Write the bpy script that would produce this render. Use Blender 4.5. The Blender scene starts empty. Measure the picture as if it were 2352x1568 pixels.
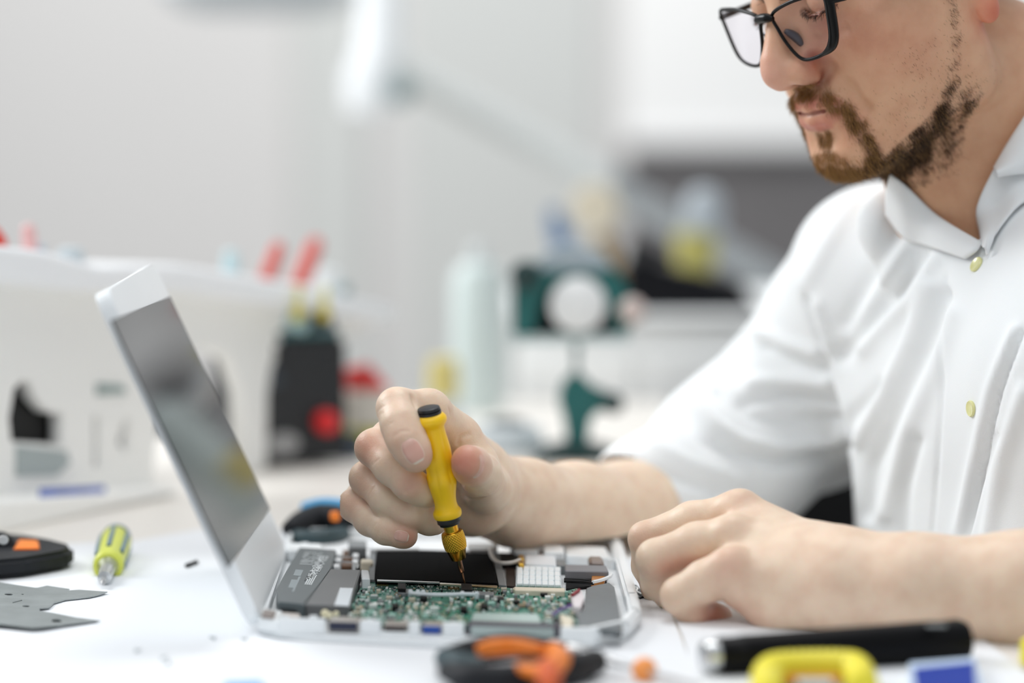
import bpy, bmesh, math, random
import numpy as np
from mathutils import Vector, Matrix, Euler
random.seed(7); RNG = np.random.default_rng(7)
S = bpy.context.scene
COL = S.collection
# ------------------------------------------------------------------ camera, light, exposure
FPX = 6533.0; CAM_H = 0.26; PITCH = math.atan(487/6533.0)
cam_d = bpy.data.cameras.new('camera'); cam = bpy.data.objects.new('camera', cam_d); COL.objects.link(cam)
cam.location = (0, 0, CAM_H); cam.rotation_euler = (math.pi/2 - PITCH, 0, 0)
cam_d.sensor_width = 36; cam_d.lens = FPX/2352*36
cam_d.clip_start = 0.05; cam_d.clip_end = 60
cam_d.dof.use_dof = True; cam_d.dof.focus_distance = 1.575; cam_d.dof.aperture_fstop = 2.35
S.camera = cam
w = bpy.data.worlds.new('world'); S.world = w; w.use_nodes = True
w.node_tree.nodes['Background'].inputs[0].default_value = (0.90, 0.95, 1.0, 1)
w.node_tree.nodes['Background'].inputs[1].default_value = 0.48
def area(name, loc, target, size, power, col=(1, 1, 1), sy=None):
    d = bpy.data.lights.new(name, 'AREA'); d.energy = power; d.color = col; d.size = size
    if sy: d.shape = 'RECTANGLE'; d.size_y = sy
    o = bpy.data.objects.new(name, d); COL.objects.link(o); o.location = loc
    o.rotation_euler = (Vector(target) - Vector(loc)).to_track_quat('-Z', 'Y').to_euler()
    return o
area('window_light', (-2.3, 2.7, 1.7), (0.0, 1.6, 0.1), 1.5, 58, (0.97, 0.99, 1.0), 1.3)
area('ceiling_light', (0.1, 2.2, 2.3), (0.0, 1.7, 0.0), 1.1, 19, (1.0, 1.0, 0.99))
area('back_wall_light', (-0.4, 4.4, 2.5), (0.0, 6.2, 0.6), 1.6, 66, (1.0, 0.995, 0.985))
area('front_fill_light', (-.3, .2, 2.2), (0.1, 2.0, 0.1), 1.4, 11, (1.0, 1.0, .99))  # added fill for camera-facing sides and the face, not a known fixture
vs = S.view_settings; vs.view_transform = 'Standard'; vs.look = 'None'; vs.exposure = 0.17; vs.gamma = 1.0
vs.use_curve_mapping = False

# ------------------------------------------------------------------ helpers
def at(px, py, Y):
    xc = (px-1176)/FPX; yc = (784-py)/FPX
    d = Vector((xc, math.cos(PITCH)+yc*math.sin(PITCH), -math.sin(PITCH)+yc*math.cos(PITCH)))
    return Vector((0, 0, CAM_H)) + d*(Y/d.y)
def at_z(px, py, z=0.0):
    xc = (px-1176)/FPX; yc = (784-py)/FPX
    d = Vector((xc, math.cos(PITCH)+yc*math.sin(PITCH), -math.sin(PITCH)+yc*math.cos(PITCH)))
    return Vector((0, 0, CAM_H)) + d*((z-CAM_H)/d.z)
def srgb(*c):
    if len(c) == 1: c = c[0]
    return tuple(((v/255)/12.92 if v/255 <= .04045 else ((v/255+.055)/1.055)**2.4) for v in c)+(1.0,)
_MATS = {}
def mat(name, col, rough=.5, metal=0., bump=0., bscale=200., var=0., vscale=30., sss=0., coat=0., trans=0., ior=1.5, attr=None, spec=.5, alpha=1.):
    if name in _MATS: return _MATS[name]
    m = bpy.data.materials.new(name); m.use_nodes = True; nt = m.node_tree; b = nt.nodes['Principled BSDF']
    b.inputs['Base Color'].default_value = col; b.inputs['Roughness'].default_value = rough; b.inputs['Metallic'].default_value = metal
    b.inputs['IOR'].default_value = ior; b.inputs['Coat Weight'].default_value = coat; b.inputs['Transmission Weight'].default_value = trans
    b.inputs['Specular IOR Level'].default_value = spec; b.inputs['Alpha'].default_value = alpha
    tc = nt.nodes.new('ShaderNodeTexCoord')
    csock = None
    if var > 0:
        n = nt.nodes.new('ShaderNodeTexNoise'); n.inputs['Scale'].default_value = vscale; n.inputs['Detail'].default_value = 5
        nt.links.new(tc.outputs['Object'], n.inputs['Vector'])
        hs = nt.nodes.new('ShaderNodeHueSaturation'); hs.inputs['Color'].default_value = col
        mr = nt.nodes.new('ShaderNodeMapRange'); mr.inputs['From Min'].default_value = .3; mr.inputs['From Max'].default_value = .7
        mr.inputs['To Min'].default_value = 1-var; mr.inputs['To Max'].default_value = 1+var
        nt.links.new(n.outputs['Fac'], mr.inputs['Value']); nt.links.new(mr.outputs[0], hs.inputs['Value'])
        csock = hs.outputs[0]
    if attr:
        a = nt.nodes.new('ShaderNodeAttribute'); a.attribute_name = attr
        mx = nt.nodes.new('ShaderNodeMix'); mx.data_type = 'RGBA'; mx.blend_type = 'MULTIPLY'; mx.inputs[0].default_value = 1
        if csock: nt.links.new(csock, mx.inputs[6])
        else: mx.inputs[6].default_value = col
        nt.links.new(a.outputs['Color'], mx.inputs[7]); csock = mx.outputs[2]
    if csock: nt.links.new(csock, b.inputs['Base Color'])
    if bump > 0:
        n2 = nt.nodes.new('ShaderNodeTexNoise'); n2.inputs['Scale'].default_value = bscale; n2.inputs['Detail'].default_value = 4
        nt.links.new(tc.outputs['Object'], n2.inputs['Vector'])
        bp = nt.nodes.new('ShaderNodeBump'); bp.inputs['Strength'].default_value = bump; bp.inputs['Distance'].default_value = .001
        nt.links.new(n2.outputs['Fac'], bp.inputs['Height']); nt.links.new(bp.outputs[0], b.inputs['Normal'])
    if sss > 0:
        b.inputs['Subsurface Weight'].default_value = sss; b.inputs['Subsurface Radius'].default_value = (1.0, .35, .18)
        b.inputs['Subsurface Scale'].default_value = .006
    _MATS[name] = m
    return m
def link(o, parent=None):
    COL.objects.link(o)
    if parent is not None: o.parent = parent
    return o
def tag(o, label=None, cat=None, group=None, kind=None):
    if label: o['label'] = label
    if cat: o['category'] = cat
    if group: o['group'] = group
    if kind: o['kind'] = kind
    return o
def thing(name, label, cat, group=None, loc=(0, 0, 0)):
    o = bpy.data.objects.new(name, None); link(o); o.location = loc; o.empty_display_size = .02
    return tag(o, label, cat, group)
def obj(name, bm, m, parent=None, smooth=False, label=None):
    me = bpy.data.meshes.new(name); bm.to_mesh(me); bm.free()
    if smooth:
        me.polygons.foreach_set('use_smooth', [True]*len(me.polygons))
        if smooth != 'all':
            try: me.set_sharp_from_angle(angle=math.radians(38))
            except Exception: pass
    o = bpy.data.objects.new(name, me)
    for mm in (m if isinstance(m, (list, tuple)) else [m]): me.materials.append(mm)
    link(o)
    if parent is not None:
        o.parent = parent
        o.matrix_parent_inverse = Matrix.Translation(-parent.location) if parent.parent is None else Matrix.Identity(4)
        if parent.parent is not None:
            o.matrix_parent_inverse = Matrix.Identity(4)
    if label: o['label'] = label
    return o
def P2(poly):   # list of 2D/3D -> ccw
    a = sum(poly[i][0]*poly[(i+1) % len(poly)][1]-poly[(i+1) % len(poly)][0]*poly[i][1] for i in range(len(poly)))
    return list(poly) if a > 0 else list(poly)[::-1]
def prism(poly, z0, z1, bevel=0., seg=1, bm=None, M=None):
    """extrude an xy outline from z0 to z1; optional bevel; optional matrix"""
    b = bmesh.new()
    poly = P2([(p[0], p[1]) for p in poly])
    bot = [b.verts.new((x, y, z0)) for x, y in poly]; top = [b.verts.new((x, y, z1)) for x, y in poly]
    n = len(poly)
    b.faces.new(bot[::-1]); b.faces.new(top)
    for i in range(n): b.faces.new((bot[i], bot[(i+1) % n], top[(i+1) % n], top[i]))
    if bevel: bmesh.ops.bevel(b, geom=b.edges[:]+b.verts[:], offset=bevel, segments=seg, affect='EDGES', clamp_overlap=True)
    if M is not None: b.transform(M)
    if bm is None: return b
    me = bpy.data.meshes.new('t'); b.to_mesh(me); b.free(); bm.from_mesh(me); bpy.data.meshes.remove(me)
    return bm
def box(cx, cy, cz, sx, sy, sz, bevel=0., seg=1, bm=None, M=None, rz=0.):
    h = [(-sx/2, -sy/2), (sx/2, -sy/2), (sx/2, sy/2), (-sx/2, sy/2)]
    T = Matrix.Translation((cx, cy, cz)) @ Matrix.Rotation(rz, 4, 'Z')
    if M is not None: T = M @ T
    return prism(h, -sz/2, sz/2, bevel, seg, bm, T)
def frame_z(a, b):
    a = Vector(a); b = Vector(b); z = (b-a).normalized(); x = z.orthogonal().normalized(); y = z.cross(x)
    M = Matrix((x, y, z)).transposed().to_4x4(); M.translation = a
    return M
def lathe(profile, n=32, bm=None, M=None, caps=True, rfun=None):
    """profile list of (z, r) along local z; rfun(angle,z,r)->r"""
    b = bmesh.new() if bm is None else bm; rings = []
    M = M or Matrix.Identity(4)
    for z, r in profile:
        ring = []
        for i in range(n):
            t = 2*math.pi*i/n; rr = rfun(t, z, r) if rfun else r
            ring.append(b.verts.new(M @ Vector((rr*math.cos(t), rr*math.sin(t), z))))
        rings.append(ring)
    for k in range(len(rings)-1):
        for i in range(n): b.faces.new((rings[k][i], rings[k][(i+1) % n], rings[k+1][(i+1) % n], rings[k+1][i]))
    if caps: b.faces.new(rings[0][::-1]); b.faces.new(rings[-1])
    return b
def tube(pts, r, n=8, bm=None, closed=False, caps=True, flat=1.0, up=None):
    b = bmesh.new() if bm is None else bm; pts = [Vector(p) for p in pts]; N = len(pts); rings = []
    prev = None
    for i, p in enumerate(pts):
        if closed: t = pts[(i+1) % N]-pts[i-1]
        else: t = pts[min(i+1, N-1)]-pts[max(i-1, 0)]
        t.normalize()
        if up is not None: x = Vector(up).cross(t).normalized()
        elif prev is None: x = t.orthogonal().normalized()
        else: x = (prev-t*prev.dot(t)).normalized()
        prev = x; y = t.cross(x); rr = r[i] if isinstance(r, (list, tuple)) else r
        rings.append([b.verts.new(p+x*rr*math.cos(2*math.pi*k/n)+y*rr*flat*math.sin(2*math.pi*k/n)) for k in range(n)])
    for k in range(N if closed else N-1):
        A, B = rings[k], rings[(k+1) % N]
        for i in range(n): b.faces.new((A[i], A[(i+1) % n], B[(i+1) % n], B[i]))
    if caps and not closed: b.faces.new(rings[0][::-1]); b.faces.new(rings[-1])
    return b
def spline(pts, m=8, closed=False):
    """Catmull-Rom through points (Vectors of any dim as tuples)"""
    P = [np.array(p, float) for p in pts]; n = len(P); out = []
    rng = range(n if closed else n-1)
    for i in rng:
        p0 = P[i-1] if (closed or i > 0) else P[i]; p1 = P[i]; p2 = P[(i+1) % n]; p3 = P[(i+2) % n] if (closed or i+2 < n) else P[(i+1) % n]
        for k in range(m):
            t = k/m; out.append(.5*((2*p1)+(-p0+p2)*t+(2*p0-5*p1+4*p2-p3)*t*t+(-p0+3*p1-3*p2+p3)*t**3))
    if not closed: out.append(P[-1])
    return out
def rrect(w, h, r, n=5):
    out = []
    for cx, cy, a0 in ((w/2-r, h/2-r, 0), (-w/2+r, h/2-r, 90), (-w/2+r, -h/2+r, 180), (w/2-r, -h/2+r, 270)):
        for k in range(n+1):
            a = math.radians(a0+90*k/n); out.append((cx+r*math.cos(a), cy+r*math.sin(a)))
    return out
def pz(pts, z):   # pixel outline -> xy outline on a horizontal plane
    return [tuple(at_z(x, y, z)[:2]) for x, y in pts]

# ------------------------------------------------------------------ distance-field sculpting
class Field:
    def __init__(s, lo, hi, h):
        s.lo = np.array(lo, float); s.h = h; s.n = np.ceil((np.array(hi)-s.lo)/h).astype(int)+1
        s.ax = [s.lo[i]+h*np.arange(s.n[i]) for i in range(3)]
        s.D = np.full(tuple(s.n), 1.0, np.float32)
    def blk(s, lo, hi):
        i0 = np.clip(np.floor((np.array(lo)-s.lo)/s.h).astype(int), 0, s.n); i1 = np.clip(np.ceil((np.array(hi)-s.lo)/s.h).astype(int)+1, 0, s.n)
        sl = tuple(slice(a, b) for a, b in zip(i0, i1))
        X = s.ax[0][sl[0]][:, None, None].astype(np.float32); Y = s.ax[1][sl[1]][None, :, None].astype(np.float32); Z = s.ax[2][sl[2]][None, None, :].astype(np.float32)
        return sl, X, Y, Z
    def comb(s, sl, d, k, op):
        A = s.D[sl]
        if A.size == 0: return
        if op == 'u':
            if k > 0:
                h = np.maximum(k-np.abs(A-d), 0)/k; s.D[sl] = np.minimum(A, d)-h*h*k*.25
            else: s.D[sl] = np.minimum(A, d)
        else:      # carve
            d = -d
            if k > 0:
                h = np.maximum(k-np.abs(A-d), 0)/k; s.D[sl] = np.maximum(A, d)+h*h*k*.25
            else: s.D[sl] = np.maximum(A, d)
    def cone(s, a, b, ra, rb, k=.003, op='u', squash=None):
        a = np.array(a, float); b = np.array(b, float); m = max(ra, rb)+k*1.2+2*s.h+.004
        sl, X, Y, Z = s.blk(np.minimum(a, b)-m, np.maximum(a, b)+m)
        ab = b-a; L = float(ab@ab)+1e-12
        px, py, pz_ = X-a[0], Y-a[1], Z-a[2]
        t = np.clip((px*ab[0]+py*ab[1]+pz_*ab[2])/L, 0, 1)
        dx, dy, dz = px-t*ab[0], py-t*ab[1], pz_-t*ab[2]
        if squash is not None:       # (unit vector, factor): thinner along the vector
            v, q = np.array(squash[0], float), squash[1]; v /= np.linalg.norm(v)
            c = dx*v[0]+dy*v[1]+dz*v[2]; g = (1/q-1)
            dx, dy, dz = dx+c*g*v[0], dy+c*g*v[1], dz+c*g*v[2]
        d = np.sqrt(dx*dx+dy*dy+dz*dz)-(ra+(rb-ra)*t)
        s.comb(sl, d, k, op)
    def chain(s, pts, k=.004, op='u', squash=None):
        for (a, ra), (b, rb) in zip(pts[:-1], pts[1:]): s.cone(a, b, ra, rb, k, op, squash)
    def ell(s, c, r, R=None, k=.006, op='u'):
        c = np.array(c, float); r = np.array(r, float); m = r.max()+k+3*s.h+.004
        sl, X, Y, Z = s.blk(c-m, c+m); x, y, z = X-c[0], Y-c[1], Z-c[2]
        if R is not None:
            R = np.array(R)[:3, :3]; x, y, z = (R[0, 0]*x+R[1, 0]*y+R[2, 0]*z, R[0, 1]*x+R[1, 1]*y+R[2, 1]*z, R[0, 2]*x+R[1, 2]*y+R[2, 2]*z)
        k0 = np.sqrt((x/r[0])**2+(y/r[1])**2+(z/r[2])**2); k1 = np.sqrt((x/r[0]**2)**2+(y/r[1]**2)**2+(z/r[2]**2)**2)+1e-9
        s.comb(sl, k0*(k0-1)/k1, k, op)
    def merge(s, o, k):
        i0 = np.round((o.lo-s.lo)/s.h).astype(int); sl = tuple(slice(i0[j], i0[j]+o.n[j]) for j in range(3))
        s.comb(sl, o.D, k, 'u')
    def sub(s, lo, hi):
        lo = np.maximum(np.array(lo), s.lo); i0 = np.floor((lo-s.lo)/s.h).astype(int); lo2 = s.lo+i0*s.h
        hi = np.minimum(np.array(hi), s.lo+(s.n-1)*s.h); i1 = np.floor((hi-s.lo)/s.h).astype(int)
        o = Field.__new__(Field); o.lo = lo2; o.h = s.h; o.n = i1-i0+1; o.ax = [s.ax[i][i0[i]:i1[i]+1] for i in range(3)]
        o.D = np.full(tuple(o.n), 1.0, np.float32); return o
    def sample(s, P):
        g = (P-s.lo)/s.h; g = np.clip(g, 0, s.n-1.001); i = g.astype(int); f = g-i; out = 0
        for dx in (0, 1):
            for dy in (0, 1):
                for dz in (0, 1):
                    wt = (f[:, 0] if dx else 1-f[:, 0])*(f[:, 1] if dy else 1-f[:, 1])*(f[:, 2] if dz else 1-f[:, 2])
                    out = out+wt*s.D[i[:, 0]+dx, i[:, 1]+dy, i[:, 2]+dz]
        return out
    def grad(s, P):
        e = s.h
        return np.stack([(s.sample(P+np.eye(3)[i]*e)-s.sample(P-np.eye(3)[i]*e))/(2*e) for i in range(3)], 1)
    def mesh(s, proj=2):
        D = s.D; ins = D < 0; nx, ny, nz = s.n
        c = [ins[dx:nx-1+dx, dy:ny-1+dy, dz:nz-1+dz] for dx in (0, 1) for dy in (0, 1) for dz in (0, 1)]
        al = c[0].copy(); an = c[0].copy()
        for q in c[1:]: al &= q; an |= q
        act = an & ~al; idx = np.argwhere(act)
        vid = np.full(act.shape, -1, np.int32); vid[act] = np.arange(len(idx))
        cor = np.array([(dx, dy, dz) for dx in (0, 1) for dy in (0, 1) for dz in (0, 1)])
        vals = [D[idx[:, 0]+q[0], idx[:, 1]+q[1], idx[:, 2]+q[2]] for q in cor]
        acc = np.zeros((len(idx), 3)); cnt = np.zeros(len(idx))
        for a in range(8):
            for b in range(a+1, 8):
                if np.abs(cor[a]-cor[b]).sum() != 1: continue
                m = (vals[a] < 0) != (vals[b] < 0); t = vals[a][m]/(vals[a][m]-vals[b][m])
                acc[m] += cor[a]+(cor[b]-cor[a])*t[:, None]; cnt[m] += 1
        V = s.lo+(idx+acc/cnt[:, None])*s.h
        for _ in range(proj):
            d = s.sample(V); g = s.grad(V); gg = (g*g).sum(1)+1e-9
            st = (d/gg)[:, None]*g; ln = np.linalg.norm(st, axis=1, keepdims=True); st *= np.minimum(1, s.h*.5/(ln+1e-12)); V = V-st
        Q = []
        for ax_ in range(3):
            u, v = [(1, 2), (2, 0), (0, 1)][ax_]
            sa = [slice(None)]*3; sb = [slice(None)]*3; sa[ax_] = slice(0, -1); sb[ax_] = slice(1, None)
            A = ins[tuple(sa)]; B = ins[tuple(sb)]; e = np.argwhere(A != B)
            ok = (e[:, u] > 0) & (e[:, v] > 0) & (e[:, u] < s.n[u]-1) & (e[:, v] < s.n[v]-1); e = e[ok]
            fl = A[e[:, 0], e[:, 1], e[:, 2]]
            def cell(du, dv):
                q = e.copy(); q[:, u] += du; q[:, v] += dv; return vid[q[:, 0], q[:, 1], q[:, 2]]
            q = np.stack([cell(-1, -1), cell(0, -1), cell(0, 0), cell(-1, 0)], 1)
            q[~fl] = q[~fl][:, ::-1]; Q.append(q)
        F = np.concatenate(Q); F = F[(F >= 0).all(1)]
        return V, F
def np_mesh(name, V, F, mats, smooth=True):
    me = bpy.data.meshes.new(name); me.vertices.add(len(V)); me.vertices.foreach_set('co', np.asarray(V, np.float32).ravel())
    me.loops.add(F.size); me.loops.foreach_set('vertex_index', F.astype(np.int32).ravel())
    me.polygons.add(len(F)); me.polygons.foreach_set('loop_start', np.arange(0, F.size, F.shape[1], dtype=np.int32))
    me.polygons.foreach_set('loop_total', np.full(len(F), F.shape[1], np.int32))
    me.polygons.foreach_set('use_smooth', np.full(len(F), smooth))
    me.update(calc_edges=True)
    for m in mats: me.materials.append(m)
    return me
def color_attr(me, name, C):
    a = me.attributes.new(name, 'FLOAT_COLOR', 'POINT')
    a.data.foreach_set('color', np.c_[C, np.ones(len(C))].astype(np.float32).ravel())
def spots(V, base, lst):
    """skin tone differences and painted crease shade: list of (centre, radius, colour, strength)"""
    C = np.tile(np.array(base, float), (len(V), 1))
    for c, r, col, st in lst:
        d2 = ((V-np.array(c))**2).sum(1)/(r*r); w_ = (np.exp(-d2)*st)[:, None]
        C = C*(1-w_)+np.array(col)*w_
    return C
def smooth_mesh(V, F, it=2, lam=.5):
    n = len(V)
    for _ in range(it):
        acc = np.zeros_like(V); cnt = np.zeros(n)
        for k in range(F.shape[1]):
            a = F[:, k]; b = F[:, (k+1) % F.shape[1]]
            for c in range(3): acc[:, c] += np.bincount(a, V[b, c], n)+np.bincount(b, V[a, c], n)
            cnt += np.bincount(a, minlength=n)+np.bincount(b, minlength=n)
        V = V+lam*(acc/np.maximum(cnt, 1)[:, None]-V)
    return V
def vnormals(V, F):
    n = np.cross(V[F[:, 2]]-V[F[:, 0]], V[F[:, 3]]-V[F[:, 1]]) if F.shape[1] == 4 else np.cross(V[F[:, 1]]-V[F[:, 0]], V[F[:, 2]]-V[F[:, 0]])
    N = np.zeros_like(V)
    for k in range(F.shape[1]):
        for c in range(3): N[:, c] += np.bincount(F[:, k], n[:, c], len(V))
    return N/(np.linalg.norm(N, axis=1, keepdims=True)+1e-12)
# ------------------------------------------------------------------ the setting
def struct(name, bm, m, parent=None):
    o = obj(name, bm, m, parent)
    if parent is None: o['kind'] = 'structure'
    return o
M_wall = mat('wall_paint', srgb(209, 208, 207), .9, var=.015, vscale=1.2)
struct('floor', box(0, 3, -.765, 9, 9, .03), mat('floor_vinyl', srgb(176, 172, 168), .5, var=.05, vscale=3))
struct('wall_back', box(0, 6.35, .6, 9, .1, 2.8), M_wall)
struct('wall_left', box(-3.6, 4.9, .6, .1, 2.9, 2.8), M_wall)
# shallow pilaster on the wall: the soft vertical band behind the lamp
struct('trim_1', box(-.395, 6.28, .6, .16, .04, 2.8, .01), mat('pilaster_paint', srgb(200, 202, 200), .9))
struct('trim_2', box(-.02, 6.295, .6, .42, .02, 2.8, .005), mat('pilaster_paint_2', srgb(199, 201, 199), .9))
# bright glossy white panel and dark grey board on the back wall, right
wb = thing('wall_panel', 'large bright white panel on the back wall above the dark grey board', 'panel', loc=(1.35, 6.2, .2))
def px_x(px, Y): return at(px, 297, Y).x
def px_z(py, Y): return at(1176, py, Y).z
x0 = px_x(1440, 6.1); zt = px_z(340, 6.1)
obj('panel_board', box(x0+.8, 6.26, zt+.75, 1.6, .03, 1.5, .005), mat('white_gloss_board', srgb(238, 238, 237), .35), wb)
obj('panel_frame', box(x0+.8, 6.235, zt+.012, 1.6, .04, .024, .004), mat('panel_frame', srgb(222, 222, 222), .4), wb)
db = thing('partition_board', 'dark grey board standing behind the man below the white wall panel', 'board', loc=(x0+.5, 5.6, -.75))
x1 = px_x(1432, 5.6); z1 = px_z(352, 5.6); z2 = px_z(735, 5.6)
obj('board', box(x1+.45, 5.6, (z1+z2)/2-.2, .9, .03, z1-z2+.4, .008), mat('dark_grey_board', srgb(100, 98, 99), .7, var=.06, vscale=4), db)
obj('board_edge', box(x1+.45, 5.585, z1+.004, .9, .05, .018, .003), mat('dark_grey_edge', srgb(84, 84, 84), .6), db)
for s in (0, 1): obj('board_foot', box(x1+.1+.7*s, 5.6, -.735, .04, .3, .03, .005), mat('dark_grey_edge', srgb(84, 84, 84), .6), db)
# workbench
tb = thing('workbench', 'pale beige workbench covered with white paper sheets', 'table', loc=(.1, 1.9, -.75))
M_desk = mat('pale_beige_laminate', srgb(232, 227, 220), .42, var=.02, vscale=6)
obj('tabletop', prism([(-1.1, 1.10), (.345, 1.10), (.205, 1.68), (.172, 1.88), (.150, 2.72), (-1.1, 2.72)], -.03, 0, .004), M_desk, tb)
for sx, sy in ((-1.02, 1.18), (.25, 1.18), (-1.02, 2.64), (.10, 2.64)):
    if 1: obj('leg', box(sx, sy, -.39, .05, .05, .72, .003), mat('leg_steel', srgb(190, 190, 190), .4, metal=.4), tb)
M_paper = mat('white_paper', srgb(234, 236, 239), .75, bump=.15, bscale=60)
def sheet(name, px, z, label, curl=0.0):
    poly = pz(px, z)
    o = obj(name, prism(poly, z-.0004, z), M_paper); return tag(o, label, 'paper', 'paper sheets on the workbench')
sheet('paper_sheet', [(-260, 1262), (304, 1243), (520, 1204), (640, 1660), (-420, 1660)], .0005, 'white paper sheet under the grey metal plate and green screwdriver at left')
sheet('paper_sheet', [(560, 1210), (1490, 1284), (1660, 1700), (500, 1700)], .0010, 'white paper sheet lying under the open laptop')
sheet('paper_sheet', [(1500, 1300), (2100, 1345), (2560, 1700), (1630, 1700), (1570, 1462)], .0012, 'white paper sheet under the resting fist and forearm')
# ------------------------------------------------------------------ opened laptop
lap = thing('laptop', 'white laptop standing open on edge with its keyboard removed and circuit board bare', 'laptop', loc=tuple(at_z(1040, 1380, 0)))
M_white = mat('white_plastic', srgb(242, 246, 248), .35, var=.01, vscale=20)
M_whitein = mat('white_plastic_inner', srgb(232, 235, 237), .5, var=.03, vscale=120)
M_black = mat('black_plastic', srgb(12, 12, 14), .55, spec=.25)
M_pad = mat('black_pad', srgb(5, 5, 6), .85, bump=.1, bscale=400, spec=.06)
M_steel = mat('bright_steel', srgb(205, 207, 208), .28, metal=1.)
M_grey = mat('grey_plastic', srgb(120, 124, 126), .45)
M_batt = mat('battery_grey', srgb(84, 94, 98), .36, var=.06, vscale=60)
M_batt2 = mat('battery_label_grey', srgb(98, 100, 102), .38, var=.05, vscale=50)
M_pcb = mat('green_circuit_board', srgb(40, 122, 102), .4, var=.25, vscale=300)
M_pcbd = mat('dark_green_circuit_board', srgb(16, 74, 62), .4, var=.2, vscale=300)
M_gold = mat('gold_contact', srgb(212, 170, 74), .3, metal=1.)
M_brown = mat('brown_tape', srgb(96, 60, 28), .45, var=.2, vscale=150)
M_cream = mat('cream_plastic', srgb(222, 212, 190), .5)
M_orange = mat('orange_kapton', srgb(186, 120, 50), .4)
def pr(name, px, z0, z1, m, parent, bev=.0003, label=None, ref=None):
    return obj(name, prism(pz(px, ref if ref is not None else z1), z0, z1, bev), m, parent, label=label)
base_px = [(598, 1458), (640, 1467), (700, 1472), (1000, 1489), (1200, 1494), (1370, 1488), (1440, 1472), (1468, 1442), (1464, 1405), (1424, 1282), (1414, 1264), (1392, 1257), (1000, 1250), (690, 1246), (668, 1250)]
outer = pz(base_px, 0.001)
base = obj('bottom_case', prism(outer, .0014, .0036, .0008, 2), M_white, lap)
c0 = np.mean(np.array(outer), 0)
def wall(pts, z0, z1, t, m, name, parent=base):
    bm = bmesh.new()
    n = len(pts)
    for i in range(n-1):
        a = Vector((*pts[i], 0)); b = Vector((*pts[i+1], 0)); d = (b-a); L = d.length; d.normalize()
        M = Matrix.Translation((a+b)/2) @ Matrix.Rotation(math.atan2(d.y, d.x), 4, 'Z')
        box(0, 0, (z0+z1)/2, L+t*.8, t, z1-z0, t*.25, 2, bm, M)
    return obj(name, bm, m, parent)
OUT = [Vector((*p, 0)) for p in outer]
def inset(p, d): v = Vector((c0[0]-p[0], c0[1]-p[1])); v.normalize(); return (p[0]+v.x*d, p[1]+v.y*d)
ring = [inset(p, .0012) for p in outer]
wall([inset(p, .0034) for p in outer][5:9], .0034, .0112, .0066, M_white, 'side_wall', base)
wall([inset(p, .0036) for p in outer][8:11], .0034, .0112, .0070, M_white, 'side_wall', base)
wall(ring[10:15], .0034, .0105, .0024, M_white, 'side_wall', base)
wall([ring[14], ring[0], ring[1]], .0034, .0100, .0024, M_white, 'hinge_wall', base)
# near wall with the cut-outs for the sockets
A = Vector((*ring[1], 0)); B = Vector((*ring[5], 0))
def near_x(px):      # point of the near wall under image column px
    lo, hi = 0., 1.
    for _ in range(30):
        m_ = (lo+hi)/2; p = A.lerp(B, m_); q = 1176+FPX*p.x/(p.y*math.cos(PITCH)+(CAM_H-.006)*math.sin(PITCH))
        lo, hi = (m_, hi) if q < px else (lo, m_)
    return A.lerp(B, lo)
cuts = [(748, 828, .0048), (875, 940, .0062), (965, 1018, .0052), (1066, 1288, .0052)]
segs = []; last = 640
bm = bmesh.new(); ang = math.atan2((B-A).y, (B-A).x)
def wseg(pa, pb, z0, z1, t=.0024):
    a, b = near_x(pa), near_x(pb)
    box(0, 0, (z0+z1)/2, (b-a).length, t, z1-z0, .0004, 1, bm, Matrix.Translation((a+b)/2) @ Matrix.Rotation(ang, 4, 'Z'))
for a, b, zb in cuts:
    wseg(last, a, .0034, .0118, .0034); wseg(a, b, .0034, zb); last = b
wseg(last, 1368, .0034, .0110, .0034)
obj('near_wall', bm, M_white, base)
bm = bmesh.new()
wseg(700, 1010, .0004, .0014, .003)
obj('dark_base_strip', bm, mat('dark_strip_grey', srgb(70, 76, 92), .7), base)  # thin dark grey-blue strip along the foot of the near wall
inn = [inset(p, .004) for p in outer]
obj('inner_tray', prism(inn, .0037, .0045), M_whitein, lap)
# posts and ribs of the tray
bm = bmesh.new()
for px, py in [(655, 1420), (720, 1420), (850, 1428), (1045, 1436), (1440, 1420), (1405, 1290), (1290, 1262), (1180, 1262), (700, 1252)]:
    p = at_z(px, py, .009); lathe([(.0045, .0026), (.0105, .0022), (.0106, .0011), (.008, .001)], 14, bm, Matrix.Translation((p.x, p.y, 0)))
obj('screw_posts', bm, M_white, lap, smooth=True)['kind'] = 'stuff'
# --- hinge side clutter
pr('hinge_cover', [(662, 1246), (740, 1248), (742, 1262), (660, 1262)], .005, .012, M_white, lap, .001)
pr('hinge_cover', [(600, 1395), (650, 1402), (640, 1425), (592, 1418)], .004, .0105, M_white, lap, .001)
pr('hinge_block', [(606, 1398), (634, 1402), (628, 1416), (600, 1412)], .0105, .0120, mat('taupe_metal', srgb(150, 138, 132), .4, metal=.6), lap)
# --- battery
bat = pr('battery', [(686, 1256), (773, 1262), (758, 1306), (699, 1388), (638, 1382), (634, 1354)], .0055, .0135, M_batt, lap, .001)
pr('battery_cell', [(757, 1306), (829, 1308), (802, 1392), (699, 1388)], .0055, .0130, M_batt2, lap, .0008)
pr('battery_skirt', [(640, 1384), (700, 1390), (802, 1394), (800, 1400), (642, 1402)], .0045, .0100, M_black, lap)
pr('white_label', [(781, 1349), (811, 1350), (801, 1391), (768, 1389)], .0130, .0133, mat('label_white', srgb(226, 233, 238), .5), lap, 0, label='white sticker')
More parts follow.
